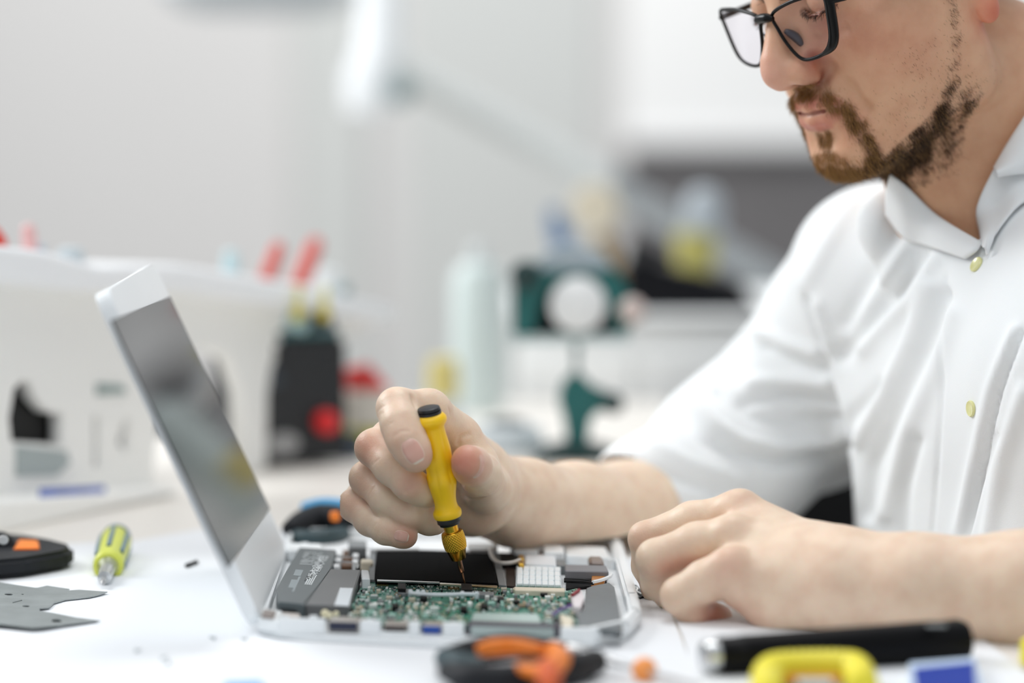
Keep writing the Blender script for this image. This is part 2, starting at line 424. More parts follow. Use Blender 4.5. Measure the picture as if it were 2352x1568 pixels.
# fine print on the battery: rows of light strokes too small to read
bm = bmesh.new(); p0, p1, p2, p3 = [at_z(*q, .0137) for q in ((690, 1262), (768, 1267), (700, 1380), (645, 1375))]
def bp(u, v): return p0.lerp(p1, u).lerp(p3.lerp(p2, u), v)
rr = random.Random(3)
def dash(u0, v0, u1, v1, wd):
    a, b = bp(u0, v0), bp(u1, v1); M = Matrix.Translation((a+b)/2) @ Matrix.Rotation(math.atan2((b-a).y, (b-a).x), 4, 'Z'); box(0, 0, 0, (b-a).length, wd, .00008, 0, 1, bm, M)
for row in range(8):
    v = .05+row*.036; u = .16
    while u < (.56 if row > 3 else .66):
        L = rr.uniform(.015, .050)
        if rr.random() < .85: dash(u, v, u+L, v, .0030 if row in (2, 5) else .0021)
        u += L+.015
for col in range(8):
    u = .62+col*.038; v = .10+.02*rr.random()
    while v < .62-.02*col:
        L = rr.uniform(.012, .030)
        if rr.random() < .75: dash(u, v, u, v+L, .0011)
        v += L+.012
for col in range(4): dash(.66+col*.07, .50, .66+col*.07, .70, .0007)
pt_ = obj('fine_print', bm, mat('print_white', srgb(222, 228, 230), .6), bat); pt_['kind'] = 'stuff'
bm = bmesh.new()
for (u, v, du, dv) in [(.10, .42, .26, .12), (.10, .62, .20, .16), (.30, .55, .08, .30)]:
    prism([tuple(bp(u, v)[:2]), tuple(bp(u+du, v)[:2]), tuple(bp(u+du, v+dv)[:2]), tuple(bp(u, v+dv)[:2])], .01352, .0136, 0, 1, bm)
obj('pale_print_patch', bm, mat('print_pale', srgb(150, 160, 164), .5), bat)
bm = bmesh.new()
for (u, v, du, dv) in [(.56, .50, .11, .13), (.62, .40, .08, .08)]:
    prism([tuple(bp(u, v)[:2]), tuple(bp(u+du, v)[:2]), tuple(bp(u+du, v+dv)[:2]), tuple(bp(u, v+dv)[:2])], .01352, .0136, 0, 1, bm)
obj('dark_print_patch', bm, mat('print_dark', srgb(58, 62, 68), .5), bat)
# --- touchpad panel
pad = pr('touchpad_panel', [(864, 1259), (1128, 1266), (1143, 1339), (862, 1330)], .0046, .0105, M_pad, lap, .0006, label='black panel')
pr('panel_rim', [(850, 1262), (864, 1262), (861, 1331), (847, 1330)], .0046, .0090, M_grey, lap)
pr('panel_rim', [(1130, 1268), (1147, 1270), (1163, 1344), (1145, 1342)], .0046, .0096, M_grey, lap)
pr('metal_strip', [(1010, 1337.5), (1142, 1344), (1142, 1348), (1010, 1340)], .0098, .0110, mat('champagne_steel', srgb(232, 222, 204), .2, metal=1.), lap, .0002)
pr('metal_strip', [(866, 1330), (1010, 1335.5), (1010, 1337), (866, 1332.5)], .0098, .0108, M_steel, lap, .0002)
# --- brackets between battery and panel
for i, (x, y) in enumerate([(802, 1266), (800, 1280), (798, 1294), (828, 1268), (829, 1282), (831, 1298)]):
    pr('flex_window', [(x-14, y-5), (x+12, y-5), (x+11, y+5), (x-14, y+5)], .0050, .0072, M_brown if i < 4 else M_black, lap)
for i, (x, y) in enumerate([(780, 1270), (777, 1284), (773, 1298), (817, 1274), (816, 1288)]):
    pr('white_bracket', [(x-6, y-4), (x+7, y-3), (x+6, y+3), (x-7, y+3)], .0050, .0102, M_whitein, lap)
bm = bmesh.new()
for q in ([(772, 1289), (812, 1291), (823, 1296), (821, 1305)], [(775, 1277), (815, 1280)], [(782, 1263), (860, 1262)]):
    tube([at_z(x, y, .0105) for x, y in q], .00035, 6, bm)
obj('bracket_wires', bm, M_steel, lap, smooth=True)['kind'] = 'stuff'
pr('grey_socket', [(800, 1240), (842, 1241), (842, 1256), (801, 1255)], .005, .0135, M_grey, lap, .0008)
pr('white_socket', [(829, 1308), (847, 1309), (850, 1328), (831, 1328)], .006, .0130, M_white, lap, .0006)
pr('grey_tab', [(829, 1283), (857, 1284), (856, 1291), (828, 1290)], .006, .0115, M_cream, lap, .0008)
# --- circuit board
pcb_px = [(836, 1334), (862, 1332), (1142, 1345), (1180, 1352), (1300, 1357), (1326, 1350), (1338, 1400), (1330, 1446), (1050, 1440), (770, 1428), (800, 1400)]
pcb = pr('circuit_board', pcb_px, .0062, .0075, M_pcb, lap, .0002)
pr('front_strip_board', [(864, 1334), (1140, 1347), (1140, 1362), (862, 1349)], .0076, .0079, M_pcbd, pcb, 0)
bm = bmesh.new()
for k in range(8):
    x = 1029.5+k*3.3; prism(pz([(x, 1345.5), (x+1.8, 1345.6), (x+1.8, 1352), (x, 1351.9)], .0081), .0079, .0082, 0, 1, bm)
for k in range(8):
    x = 866+k*3.4; prism(pz([(x, 1337.5), (x+1.9, 1337.6), (x+1.9, 1344), (x, 1343.9)], .0081), .0079, .0082, 0, 1, bm)
o = obj('gold_contacts', bm, M_gold, pcb); o['kind'] = 'stuff'
bm = bmesh.new(); rr = random.Random(11)
for k in range(150):
    x = rr.uniform(930, 1138); y = 1337+(x-864)*.047+rr.choice([1.5, 1.5, 2, 4, 9, 12])+rr.uniform(-.6, .6); p = at_z(x, y, .0081)
    box(p.x, p.y, .0081, rr.uniform(.0002, .0006), rr.uniform(.0003, .0010), .0003, 0, 1, bm)
o = obj('solder_dots', bm, mat('solder', srgb(190, 205, 195), .35, metal=.3), pcb); o['kind'] = 'stuff'
def chip(px, z1, m, name='chip', label=None): return pr(name, px, .0074, z1, m, pcb, .0002, label)
chip([(914, 1338), (932, 1339), (932, 1352), (914, 1351)], .0115, M_black, 'black_latch')
chip([(1059, 1339), (1083, 1340), (1085, 1354), (1060, 1353)], .0118, M_black, 'black_latch')
chip([(914, 1351), (946, 1352), (945, 1362), (914, 1361)], .0095, M_grey, 'connector')
chip([(1098, 1357), (1134, 1359), (1134, 1366), (1098, 1365)], .0098, M_grey, 'connector')
bm = bmesh.new()
tube([at_z(942+t*154, 1362+5*t+2*math.sin(t*5), .0115) for t in np.linspace(0, 1, 14)], .0011, 10, bm)
for x in (943, 960, 972, 1062, 1095): p = at_z(x, 1362+(x-942)*.033, .011); box(p.x, p.y, .011, .0024, .0032, .004, .0006, 1, bm)
obj('white_cable_bar', bm, mat('soft_white', srgb(214, 222, 226), .5), pcb, smooth=True)
for x, y in ((973, 1369), (908, 1388), (1065, 1394), (1150, 1372), (1112, 1388)):
    chip([(x-8, y-3), (x+8, y-3), (x+8, y+4), (x-8, y+4)], .0105, M_black, 'black_chip')
cols = [mat('chip_silver', srgb(180, 190, 188), .35, metal=.5), mat('chip_beige', srgb(196, 188, 168), .5), M_black, mat('chip_white', srgb(226, 230, 226), .5),
        mat('chip_mint', srgb(150, 190, 178), .45), mat('chip_tan', srgb(160, 140, 112), .5), mat('chip_grey', srgb(120, 126, 126), .4)]
def inpoly(x, y, P):
    c = False; j = len(P)-1
    for i in range(len(P)):
        if (P[i][1] > y) != (P[j][1] > y) and x < (P[j][0]-P[i][0])*(y-P[i][1])/(P[j][1]-P[i][1])+P[i][0]: c = not c
        j = i
    return c
taken = [(905, 1335, 950, 1364), (935, 1355, 1100, 1374), (1055, 1338, 1090, 1356), (1072, 1400, 1235, 1440), (864, 1332, 1140, 1352)]
rr = random.Random(5); nb = 0; tries = 0
while nb < 210 and tries < 6000:
    tries += 1; x = rr.uniform(800, 1335); y = rr.uniform(1350, 1442)
    wpx = rr.uniform(5, 20) if rr.random() < .6 else rr.uniform(4, 9); hpx = rr.uniform(2.5, 7)
    if not inpoly(x-wpx/2, y, pcb_px) or not inpoly(x+wpx/2, y, pcb_px) or not inpoly(x, y+hpx, pcb_px): continue
    if any(x+wpx/2 > a and x-wpx/2 < c and y+hpx/2 > b and y-hpx/2 < d for a, b, c, d in taken): continue
    taken.append((x-wpx/2, y-hpx/2, x+wpx/2, y+hpx/2)); nb += 1
    p = at_z(x, y, .009); m_ = cols[rr.choices(range(7), [3.4, 2.6, 1.1, 3.6, 4, 1.3, 1.6])[0]]; sx = wpx/4.2*1e-3; sy = hpx/.72*1e-3*rr.uniform(.6, .9); hh = rr.uniform(.0008, .0026)
    obj('chip', box(p.x, p.y, .0074+hh/2, sx, sy, hh, .00015, rz=rr.choice([0, 0, .02])), m_, pcb)
for mi in range(7):
    bm = bmesh.new()
    for k in range(170):
        x = rr.uniform(800, 1335); y = rr.uniform(1346, 1443)
        if not inpoly(x, y, pcb_px): continue
        p = at_z(x, y, .008); s_ = rr.uniform(.0005, .0014); box(p.x, p.y, .0075+.0005, s_, s_*rr.uniform(.5, 1.6), rr.uniform(.0005, .0012), 0, 1, bm)
    o = obj('tiny_component', bm, cols[mi], pcb); o['kind'] = 'stuff'
# --- right half of the case
kp = pr('memory_cover', [(1184, 1343), (1290, 1347), (1288, 1301), (1186, 1298)], .0060, .0100, mat('pale_blue_white', srgb(222, 232, 236), .4), lap, .0004)
q0, q1, q2, q3 = [at_z(*q, .011) for q in ((1187, 1300), (1287, 1303), (1288, 1345), (1186, 1341))]
mk = mat('pad_white', srgb(240, 246, 248), .4)
for i in range(7):
    for j in range(4):
        u = (i+.5)/7; v = (j+.5)/4; p = q0.lerp(q1, u).lerp(q3.lerp(q2, u), v)
        obj('pad', box(p.x, p.y, .0106, (q1-q0).length/7*.86, (q3-q0).length/4*.86, .0018, .0004), mk, kp)
pr('cream_bar', [(1180, 1347), (1298, 1350), (1297, 1357), (1182, 1354)], .0070, .0105, M_cream, lap, .0005)
pr('white_module', [(1206, 1272), (1276, 1275), (1278, 1297), (1206, 1293)], .0050, .0112, mat('module_white', srgb(232, 236, 240), .4), lap, .0006)
pr('grey_module', [(1276, 1283), (1299, 1284), (1299, 1299), (1279, 1298)], .0050, .0100, M_grey, lap)
pr('black_module', [(1137, 1268), (1192, 1270), (1190, 1290), (1143, 1288)], .0050, .0095, M_black, lap, .0005)
bm = bmesh.new(); tube(spline([tuple(at_z(x, y, .0125)) for x, y in ((1126, 1262), (1131, 1280), (1144, 1291), (1162, 1293), (1180, 1291), (1194, 1286))], 8), .0012, 10, bm)
obj('white_cable', bm, mat('cable_white', srgb(214, 210, 204), .5), lap, smooth=True)
for y in (1278, 1290): pr('gold_plug', [(1190, y-5), (1204, y-5), (1204, y+4), (1190, y+4)], .006, .0135, M_gold, lap, .0008)
pr('dark_cavity', [(1160, 1296), (1184, 1297), (1184, 1346), (1164, 1345)], .0047, .0060, mat('dark_brown', srgb(40, 24, 20), .5), lap, 0)
blk = pr('speaker_box', [(1299, 1310), (1394, 1316), (1394, 1342), (1300, 1350)], .0046, .0062, M_black, lap)
pr('speaker_lid', [(1297, 1296), (1392, 1298), (1398, 1312), (1298, 1310)], .0075, .0125, mat('mid_grey_plastic', srgb(126, 126, 130), .5), lap, .0006)
pr('kapton_tape', [(1360, 1317), (1391, 1317), (1388, 1330), (1358, 1334)], .0060, .0098, M_orange, lap, .0003)
bm = bmesh.new(); tube(spline([tuple(at_z(x, y, .010)) for x, y in ((1362, 1336), (1380, 1332), (1400, 1324), (1404, 1318))], 6), .0010, 8, bm)
obj('white_cord', bm, M_white, lap, smooth=True)
bm = bmesh.new()
for dy in (0, 4): tube(spline([tuple(at_z(x, y+dy, .009)) for x, y in ((1296, 1330), (1320, 1331), (1345, 1333), (1362, 1336))], 6), .0009, 8, bm)
obj('black_cord', bm, M_black, lap, smooth=True)
fan = pr('grey_bracket', [(1346, 1350), (1362, 1345), (1400, 1337), (1411, 1348), (1420, 1390), (1430, 1438), (1420, 1446), (1330, 1440), (1324, 1412), (1345, 1398)], .0068, .0105, mat('brushed_grey', srgb(104, 110, 113), .45, metal=.15, var=.1, vscale=90), lap, .0006)
pr('black_bracket_foot', [(1360, 1444), (1424, 1446), (1428, 1450), (1362, 1449)], .004, .0070, M_black, lap)
conn = pr('white_plug', [(1311, 1362), (1336, 1352), (1342, 1372), (1334, 1392), (1316, 1390)], .0075, .0125, mat('plug_white', srgb(234, 226, 228), .5), lap, .0008)
bm = bmesh.new(); tube([at_z(1314, 1366, .0135), at_z(1330, 1355, .0135)], .0009, 8, bm)
obj('red_wire', bm, mat('dark_red', srgb(150, 36, 52), .5), conn)
bm = bmesh.new(); tube(spline([tuple(at_z(x, y, .0115)) for x, y in ((1270, 1412), (1283, 1402), (1296, 1396), (1312, 1390))], 6), .0009, 8, bm)
obj('purple_wire', bm, mat('purple_wire', srgb(110, 86, 150), .5), lap)
pr('cream_plug', [(1285, 1407), (1318, 1418), (1314, 1440), (1292, 1436)], .0075, .0110, M_cream, lap, .0008)
# card cage and sockets by the near wall
cage = pr('card_cage', [(1088, 1406), (1236, 1409), (1246, 1436), (1078, 1432)], .0075, .0092, mat('pale_teal_metal', srgb(186, 208, 204), .35, metal=.3), lap, .0005)
def socket(name, pa, pb, z0, z1, depth, m, face=None, label=None):
    a, b = near_x(pa), near_x(pb); M = Matrix.Translation((a+b)/2) @ Matrix.Rotation(ang, 4, 'Z')
    s_ = obj(name, box(0, depth/2+.0004, (z0+z1)/2, (b-a).length, depth, z1-z0, .0005, 1, None, M), m, lap, label=label)
    if face: obj('socket_mouth', box(0, .0002, (z0+z1)/2, (b-a).length*.9, .0010, (z1-z0)*.72, .0003, 1, None, M), face, s_)
    return s_
M_port = mat('port_steel', srgb(190, 186, 180), .35, metal=.7)
socket('video_socket', 752, 824, .0052, .0112, .012, M_port, mat('navy_plastic', srgb(34, 40, 66), .5))
socket('display_socket', 880, 935, .0064, .0100, .011, M_port, mat('dark_brown_plastic', srgb(52, 36, 34), .5))
socket('usb_socket', 968, 1014, .0050, .0104, .012, M_port, mat('usb_blue', srgb(14, 70, 160), .4), 'socket with blue plastic insert')
socket('card_slot', 1070, 1284, .0046, .0112, .010, mat('slot_dark', srgb(60, 52, 66), .5), mat('slot_metal', srgb(176, 190, 188), .35, metal=.4))
bm = bmesh.new()
for x, y, r in ((746, 1408, .0022), (757, 1412, .0018), (772, 1409, .0016)): p = at_z(x, y, .010); bmesh.ops.create_uvsphere(bm, u_segments=12, v_segments=8, radius=r, matrix=Matrix.Translation((p.x, p.y, .0098)))
obj('cream_capacitors', bm, mat('capacitor_cream', srgb(238, 230, 196), .4), lap, smooth='all')
pr('audio_socket', [(636, 1404), (690, 1408), (684, 1424), (640, 1420)], .0045, .0095, mat('pinkish_beige', srgb(208, 200, 194), .5), lap, .0008)
# far rim pieces
for q, z in (([(1180, 1254), (1236, 1256), (1236, 1266), (1181, 1264)], .012), ([(1248, 1251), (1294, 1252), (1296, 1268), (1250, 1266)], .0135), ([(1298, 1252), (1392, 1256), (1400, 1280), (1300, 1274)], .0105), ([(850, 1250), (960, 1250), (962, 1258), (852, 1258)], .012), ([(1072, 1246), (1143, 1247), (1143, 1262), (1075, 1262)], .0125)):
    pr('rim_block', q, .0045, z, M_white if z != .0125 else mat('grey_foil', srgb(176, 176, 176), .4, metal=.3), lap, .0008)
pr('beige_fitting', [(1350, 1276), (1384, 1277), (1388, 1290), (1354, 1288)], .0075, .0135, mat('taupe_metal', srgb(150, 138, 132), .4), lap, .0015)

# --- display lid: a slab leaning back from the hinge
Hn = at_z(572, 1478, .004); Hf = at_z(664, 1243, .006)       # hinge line, near and far end
Tn = at(200, 662, 1.452); Tf = at(374, 616, 1.690)
Hn = Vector((Hn.x, 1.445, .006)); Hf = Vector((Hf.x, 1.688, .008))
U = (Hf-Hn); V_ = ((Tn+Tf)/2-(Hn+Hf)/2); Wd = U.length; Ht = V_.length; U.normalize(); V_ = (V_-U*V_.dot(U)).normalized(); Nn = U.cross(V_)*-1
if Nn.x < 0: Nn = -Nn
LM = Matrix((U, V_, Nn)).transposed().to_4x4(); LM.translation = (Hn+Hf)/2
if LM.to_3x3().determinant() < 0: LM = Matrix((U, V_, -Nn)).transposed().to_4x4(); LM.translation = (Hn+Hf)/2
LI = LM.inverted(); SG = 1 if (LM.to_3x3() @ Vector((0, 0, 1))).x > 0 else -1      # local +z*SG faces the keyboard side
def on_lid(px, py, off=0.):
    o_ = Vector((0, 0, CAM_H)); d = at(px, py, 1.)-o_; o2 = LI @ o_; d2 = LI.to_3x3() @ d; t = (off-o2.z)/d2.z; q = o2+d2*t; return (q.x, q.y)
th_ = .0078
lid = obj('display_lid', prism([(p[0], p[1]+Ht/2) for p in rrect(Wd, Ht, .009, 6)], -th_/2, th_/2, .0034, 5, None, LM), M_white, lap, smooth=True)
sc_px = [(256, 735), (390, 681), (619, 1168), (525, 1302)]
scr = [on_lid(x, y, SG*th_/2) for x, y in sc_px]
# extend the glass at its hidden near edge is not needed: the four corners are all in view
M_glass = mat('dark_display_glass', srgb(12, 16, 24), .06, ior=1.13)
z_ = SG*(th_/2)
def slab(poly, za, zb, bev=0., seg=1): return prism(poly, min(za, zb), max(za, zb), bev, seg, None, LM)
glass = obj('display', slab(scr, z_-SG*.0006, z_+SG*.00035), M_glass, lid)
# raised bezel strips around the glass
def shrink(p, d): cx = sum(q[0] for q in scr)/4; cy = sum(q[1] for q in scr)/4; v = Vector((p[0]-cx, p[1]-cy)); return (p[0]+v.x/abs(v.x)*d, p[1]+v.y/abs(v.y)*d)
xs = sorted(p[0] for p in scr); ys = sorted(p[1] for p in scr)
n0, f0, b0, t0 = (xs[0]+xs[1])/2, (xs[2]+xs[3])/2, (ys[0]+ys[1])/2, (ys[2]+ys[3])/2
print('LID', Wd, Ht, 'screen', n0, f0, b0, t0)
# ------------------------------------------------------------------ yellow precision screwdriver
D_top = at(977, 936, 1.536); D_tip = at(1069, 1344, 1.5535)
D_ax = at(988, 958, 1.5365), at(1029, 1186, 1.5465)
scd = thing('precision_screwdriver', 'yellow precision screwdriver with brass chuck held upright over the circuit board', 'screwdriver', loc=tuple(D_tip))
M_yel = mat('yellow_handle', srgb(255, 206, 14), .40, sss=.0, bump=.02, bscale=900)
M_brass = mat('brass', srgb(226, 176, 60), .22, metal=1.)
a_ = D_ax[0]; b_ = D_ax[1]; dr = (b_-a_).normalized(); a_ = a_-dr*.0022
HM = frame_z(a_, b_); L_ = (b_-a_).length; k_ = 1/4.16*1e-3
prof = [(0, 24), (4, 31), (9, 35.5), (14, 37), (20, 36), (26, 32), (31, 28.5), (40, 28), (60, 30), (80, 32.5), (95, 33), (110, 32), (125, 30), (137, 30), (148, 32.5), (160, 33), (172, 31), (188, 27.5), (202, 25.5), (214, 26), (222, 29), (228, 32.5), (236, 32.5), (240, 31)]
prof = [tuple(p) for p in spline(prof, 3)]
sc_ = L_/240
def lobes(t, z, r):
    zz = z/sc_; am = math.exp(-((zz-75)/32)**2)*.055+math.exp(-((zz-150)/28)**2)*.06
    return r*(1+am*(abs(math.cos(3*t))*2-1.2))
hd = obj('handle', lathe([(z*sc_, r*k_) for z, r in prof], 96, None, HM, True, lobes), M_yel, scd, smooth='all')
M_rub = mat('black_rubber', srgb(24, 26, 30), .4)
obj('end_cap', lathe([(-.0036, .0010), (-.0036, .0050), (-.0032, .0060), (-.0018, .0064), (-.0013, .0058), (-.0011, .0066), (.0004, .0066)], 40, None, HM), M_rub, scd, smooth=True)
CM = frame_z(b_, D_tip); e_ = b_; Lc = (D_tip-b_).length
obj('collar', lathe([(-.001, .0060), (0, .0066), (.0028, .0066), (.0036, .0058), (.0045, .0056)], 40, None, CM), M_rub, scd, smooth=True)
obj('chuck_neck', lathe([(.0040, .0040), (.0085, .0040), (.0090, .0044)], 40, None, CM), M_brass, scd, smooth=True)
def knurl(t, z, r):
    if .0092 < z < .0190: return r+.00022*max(math.sin(26*t+z*3600), math.sin(26*t-z*3600))
    return r
kz = [(.0086, .0044), (.0090, .0058)]+[(.0092+i*.0098/70, .0058+.0005*math.sin(i/70*3.14)) for i in range(71)]+[(.0192, .0056), (.0250, .0040), (.0252, .0036), (.0252, .001)]
obj('chuck', lathe(kz, 180, None, CM, True, knurl), M_brass, scd, smooth='all')
obj('bit_shank', lathe([(.0250, .0015), (.0325, .0014), (.0332, .0009)], 20, None, CM), mat('bronze_steel', srgb(150, 110, 86), .25, metal=1.), scd, smooth=True)
obj('bit', lathe([(.0325, .0006), (Lc-.002, .00042), (Lc, .0003)], 12, None, CM), mat('bronze_steel', srgb(150, 110, 86), .25, metal=1.), scd, smooth=True)
# ------------------------------------------------------------------ person: skin
def skin_mat():
    m = bpy.data.materials.new('skin'); m.use_nodes = True; nt = m.node_tree; b = nt.nodes['Principled BSDF']; N = nt.nodes.new; L = nt.links.new
    a = N('ShaderNodeAttribute'); a.attribute_name = 'tone'
    tc = N('ShaderNodeTexCoord')
    n1 = N('ShaderNodeTexNoise'); n1.inputs['Scale'].default_value = 90; n1.inputs['Detail'].default_value = 6; L(tc.outputs['Object'], n1.inputs['Vector'])
    r1 = N('ShaderNodeValToRGB'); r1.color_ramp.elements[0].position = .32; r1.color_ramp.elements[0].color = (.93, .84, .80, 1); r1.color_ramp.elements[1].position = .62; r1.color_ramp.elements[1].color = (1.03, 1.02, 1.0, 1)
    L(n1.outputs['Fac'], r1.inputs['Fac'])
    mx = N('ShaderNodeMix'); mx.data_type = 'RGBA'; mx.blend_type = 'MULTIPLY'; mx.inputs[0].default_value = .8
    L(a.outputs['Color'], mx.inputs[6]); L(r1.outputs[0], mx.inputs[7]); L(mx.outputs[2], b.inputs['Base Color'])
    b.inputs['Roughness'].default_value = .44; b.inputs['Specular IOR Level'].default_value = .42
    b.inputs['Subsurface Weight'].default_value = .38; b.inputs['Subsurface Radius'].default_value = (1., .32, .16); b.inputs['Subsurface Scale'].default_value = .005
    n2 = N('ShaderNodeTexVoronoi'); n2.inputs['Scale'].default_value = 900; L(tc.outputs['Object'], n2.inputs['Vector'])
    n3 = N('ShaderNodeTexNoise'); n3.inputs['Scale'].default_value = 260; n3.inputs['Detail'].default_value = 6; L(tc.outputs['Object'], n3.inputs['Vector'])
    ad = N('ShaderNodeMath'); ad.operation = 'MULTIPLY_ADD'; ad.inputs[1].default_value = .35; L(n2.outputs['Distance'], ad.inputs[0]); L(n3.outputs['Fac'], ad.inputs[2])
    bp = N('ShaderNodeBump'); bp.inputs['Strength'].default_value = .30; bp.inputs['Distance'].default_value = .0006
    L(ad.outputs[0], bp.inputs['Height']); L(bp.outputs[0], b.inputs['Normal'])
    return m
M_skin = skin_mat()
SK = np.array(srgb(233, 211, 188)[:3]); RED = np.array(srgb(206, 132, 112)[:3]); PALE = np.array(srgb(232, 206, 184)[:3])
BODY_V = []; BODY_F = []; BODY_C = []; _off = [0]
def add_body(V, F, C): BODY_V.append(V); BODY_F.append(F+_off[0]); BODY_C.append(C); _off[0] += len(V)
def A3(px, py, Y): return np.array(at(px, py, Y))
person = thing('person', 'bearded man in white shirt and black glasses leaning over the laptop, screwdriver in hand', 'person', loc=(.30, 1.75, -.75))

# ---- right hand (holds the screwdriver)
DH = -.018
def R3(px, py, Y): return A3(px, py, Y+DH)
mm = .001
rh = Field(np.array(at(760, 1300, 1.50)).clip(-9, 9)*[1, 0, 0]+[0, 1.50, .012], [.112, 1.86, .135], .0009)
idx_ = [(R3(1044, 996, 1.605), 12.5*mm), (R3(985, 943, 1.578), 11*mm), (R3(912, 937, 1.566), 10.3*mm), (R3(922, 975, 1.555), 10.3*mm), (R3(934, 1010, 1.549), 9.6*mm), (R3(951, 1040, 1.547), 8.4*mm), (R3(956, 1049, 1.547), 7.6*mm)]
mid_ = [(R3(1020, 1010, 1.630), 12.5*mm), (R3(900, 1005, 1.600), 10.5*mm), (R3(858, 1028, 1.585), 9.8*mm), (R3(900, 1072, 1.570), 9.6*mm), (R3(942, 1112, 1.563), 8.8*mm), (R3(968, 1126, 1.568), 8*mm), (R3(984, 1135, 1.574), 7.4*mm)]
rng_ = [(R3(990, 1060, 1.650), 12*mm), (R3(880, 1070, 1.620), 10*mm), (R3(843, 1098, 1.597), 9.4*mm), (R3(890, 1148, 1.580), 9*mm), (R3(940, 1180, 1.575), 8.4*mm), (R3(985, 1196, 1.583), 7.4*mm), (R3(1000, 1200, 1.588), 6.8*mm)]
pnk_ = [(R3(960, 1110, 1.668), 11*mm), (R3(850, 1110, 1.632), 9*mm), (R3(814, 1160, 1.602), 8.6*mm), (R3(850, 1195, 1.590), 8.2*mm), (R3(886, 1217, 1.578), 7.6*mm), (R3(924, 1229, 1.574), 6.6*mm), (R3(932, 1231, 1.574), 6.2*mm)]
thb_ = [(R3(1135, 1150, 1.672), 17*mm), (R3(1116, 1118, 1.625), 13.5*mm), (R3(1104, 1090, 1.585), 10.8*mm), (R3(1084, 1070, 1.560), 10*mm), (R3(1075, 1060, 1.549), 9.2*mm)]
def finger(g, ch, k=.003, km=.0016):
    P = np.array([c[0] for c in ch]); s_ = g.sub(P.min(0)-.022, P.max(0)+.022)
    s_.chain(ch, k); g.merge(s_, km)
# palm first
rh.chain([(R3(1044, 1000, 1.610), 12.5*mm), (R3(1150, 1135, 1.690), 18*mm)], .008)
rh.chain([(R3(1010, 1022, 1.632), 12.5*mm), (R3(1155, 1142, 1.690), 19*mm)], .010)
rh.chain([(R3(992, 1060, 1.650), 12*mm), (R3(1165, 1150, 1.700), 20*mm)], .010)
rh.chain([(R3(965, 1110, 1.668), 11*mm), (R3(1165, 1170, 1.700), 18*mm)], .010)
rh.ell(R3(1085, 1130, 1.650), (.026, .020, .026), None, .012)
finger(rh, pnk_, .004); finger(rh, rng_, .004); finger(rh, mid_, .004); finger(rh, idx_, .006)
finger(rh, thb_, .005, .005)
rh.cone(R3(1104, 1050, 1.600), R3(1072, 1016, 1.600), 8*mm, 9*mm, .010)      # web between thumb and index
# forearm
rh.chain([(R3(1155, 1146, 1.688), 21.5*mm), (R3(1210, 1156, 1.708), 24.5*mm), (R3(1320, 1178, 1.755), 30*mm), (R3(1440, 1184, 1.80), 33*mm), (R3(1500, 1175, 1.835), 34*mm)], .012, 'u')
# creases found on the surface itself
from mathutils.bvhtree import BVHTree
def bvh_of(V, F): return BVHTree.FromPolygons([tuple(v) for v in V.tolist()], [tuple(f) for f in F.tolist()])
def ray_hit(bv, px, py):
    o_ = Vector((0, 0, CAM_H)); d = (at(px, py, 1.)-o_).normalized(); loc, nrm, i, dist = bv.ray_cast(o_, d); return loc, nrm
def crease(g, bv, pts, r=.0005, k=.0014, depth=-.0001):
    r = r*.6; k = k*.65
    P_ = []
    for px, py in spline(pts, 4):
        loc, nrm = ray_hit(bv, px, py)
        if loc is not None: P_.append((np.array(loc-nrm*depth), r))
    P_ = [p_ for i, p_ in enumerate(P_) if i == 0 or np.linalg.norm(p_[0]-P_[i-1][0]) < .006]
    if len(P_) > 1: g.chain(P_, k, 'c')
V, F = rh.mesh(1); bv_r = bvh_of(V, F)
for pts, r, k in (([(947, 908), (952, 922), (956, 936)], .0009, .0040), ([(868, 944), (874, 937), (884, 931)], .0004, .0012), ([(872, 952), (880, 948)], .0004, .0010), ([(853, 1068), (862, 1060), (870, 1054)], .0004, .0012),
   ([(931, 1133), (940, 1121), (950, 1115)], .0005, .0016), ([(926, 1127), (936, 1113)], .0004, .0012), ([(848, 1136), (854, 1126), (860, 1118)], .0004, .0012), ([(856, 1218), (860, 1206), (868, 1200)], .0003, .0010),
   ([(1050, 1126), (1072, 1143), (1090, 1146), (1110, 1141)], .0009, .0030), ([(1030, 936), (1033, 950)], .0004, .0016), ([(1052, 1020), (1058, 1004), (1080, 996)], .0008, .0030), ([(1105, 1052), (1112, 1075)], .0004, .0012),
   ([(905, 1000), (922, 990), (940, 990)], .0004, .0014), ([(903, 1006), (920, 997)], .0003, .0010), ([(893, 975), (905, 969)], .0003, .0010), ([(905, 1240), (912, 1224)], .0004, .0012), ([(1040, 1098), (1055, 1108), (1080, 1112)], .0004, .0020)):
    crease(rh, bv_r, pts, r, k)
V, F = rh.mesh(); bv_r = bvh_of(V, F)
Cc = spots(V, SK, [(R3(845, 1030, 1.575), .011, RED, .55), (R3(945, 1118, 1.553), .010, RED, .45), (R3(955, 1055, 1.54), .009, RED, .45), (R3(812, 1165, 1.595), .010, RED, .35), (R3(935, 1236, 1.566), .010, RED, .75),
   (R3(1062, 1062, 1.54), .016, RED, .85), (R3(1075, 1085, 1.55), .012, RED, .5), (R3(900, 920, 1.555), .012, PALE, .7), (R3(912, 1000, 1.54), .010, RED, .25), (R3(845, 1110, 1.585), .010, RED, .25)])
add_body(V, F, Cc)
print('right hand', len(V))
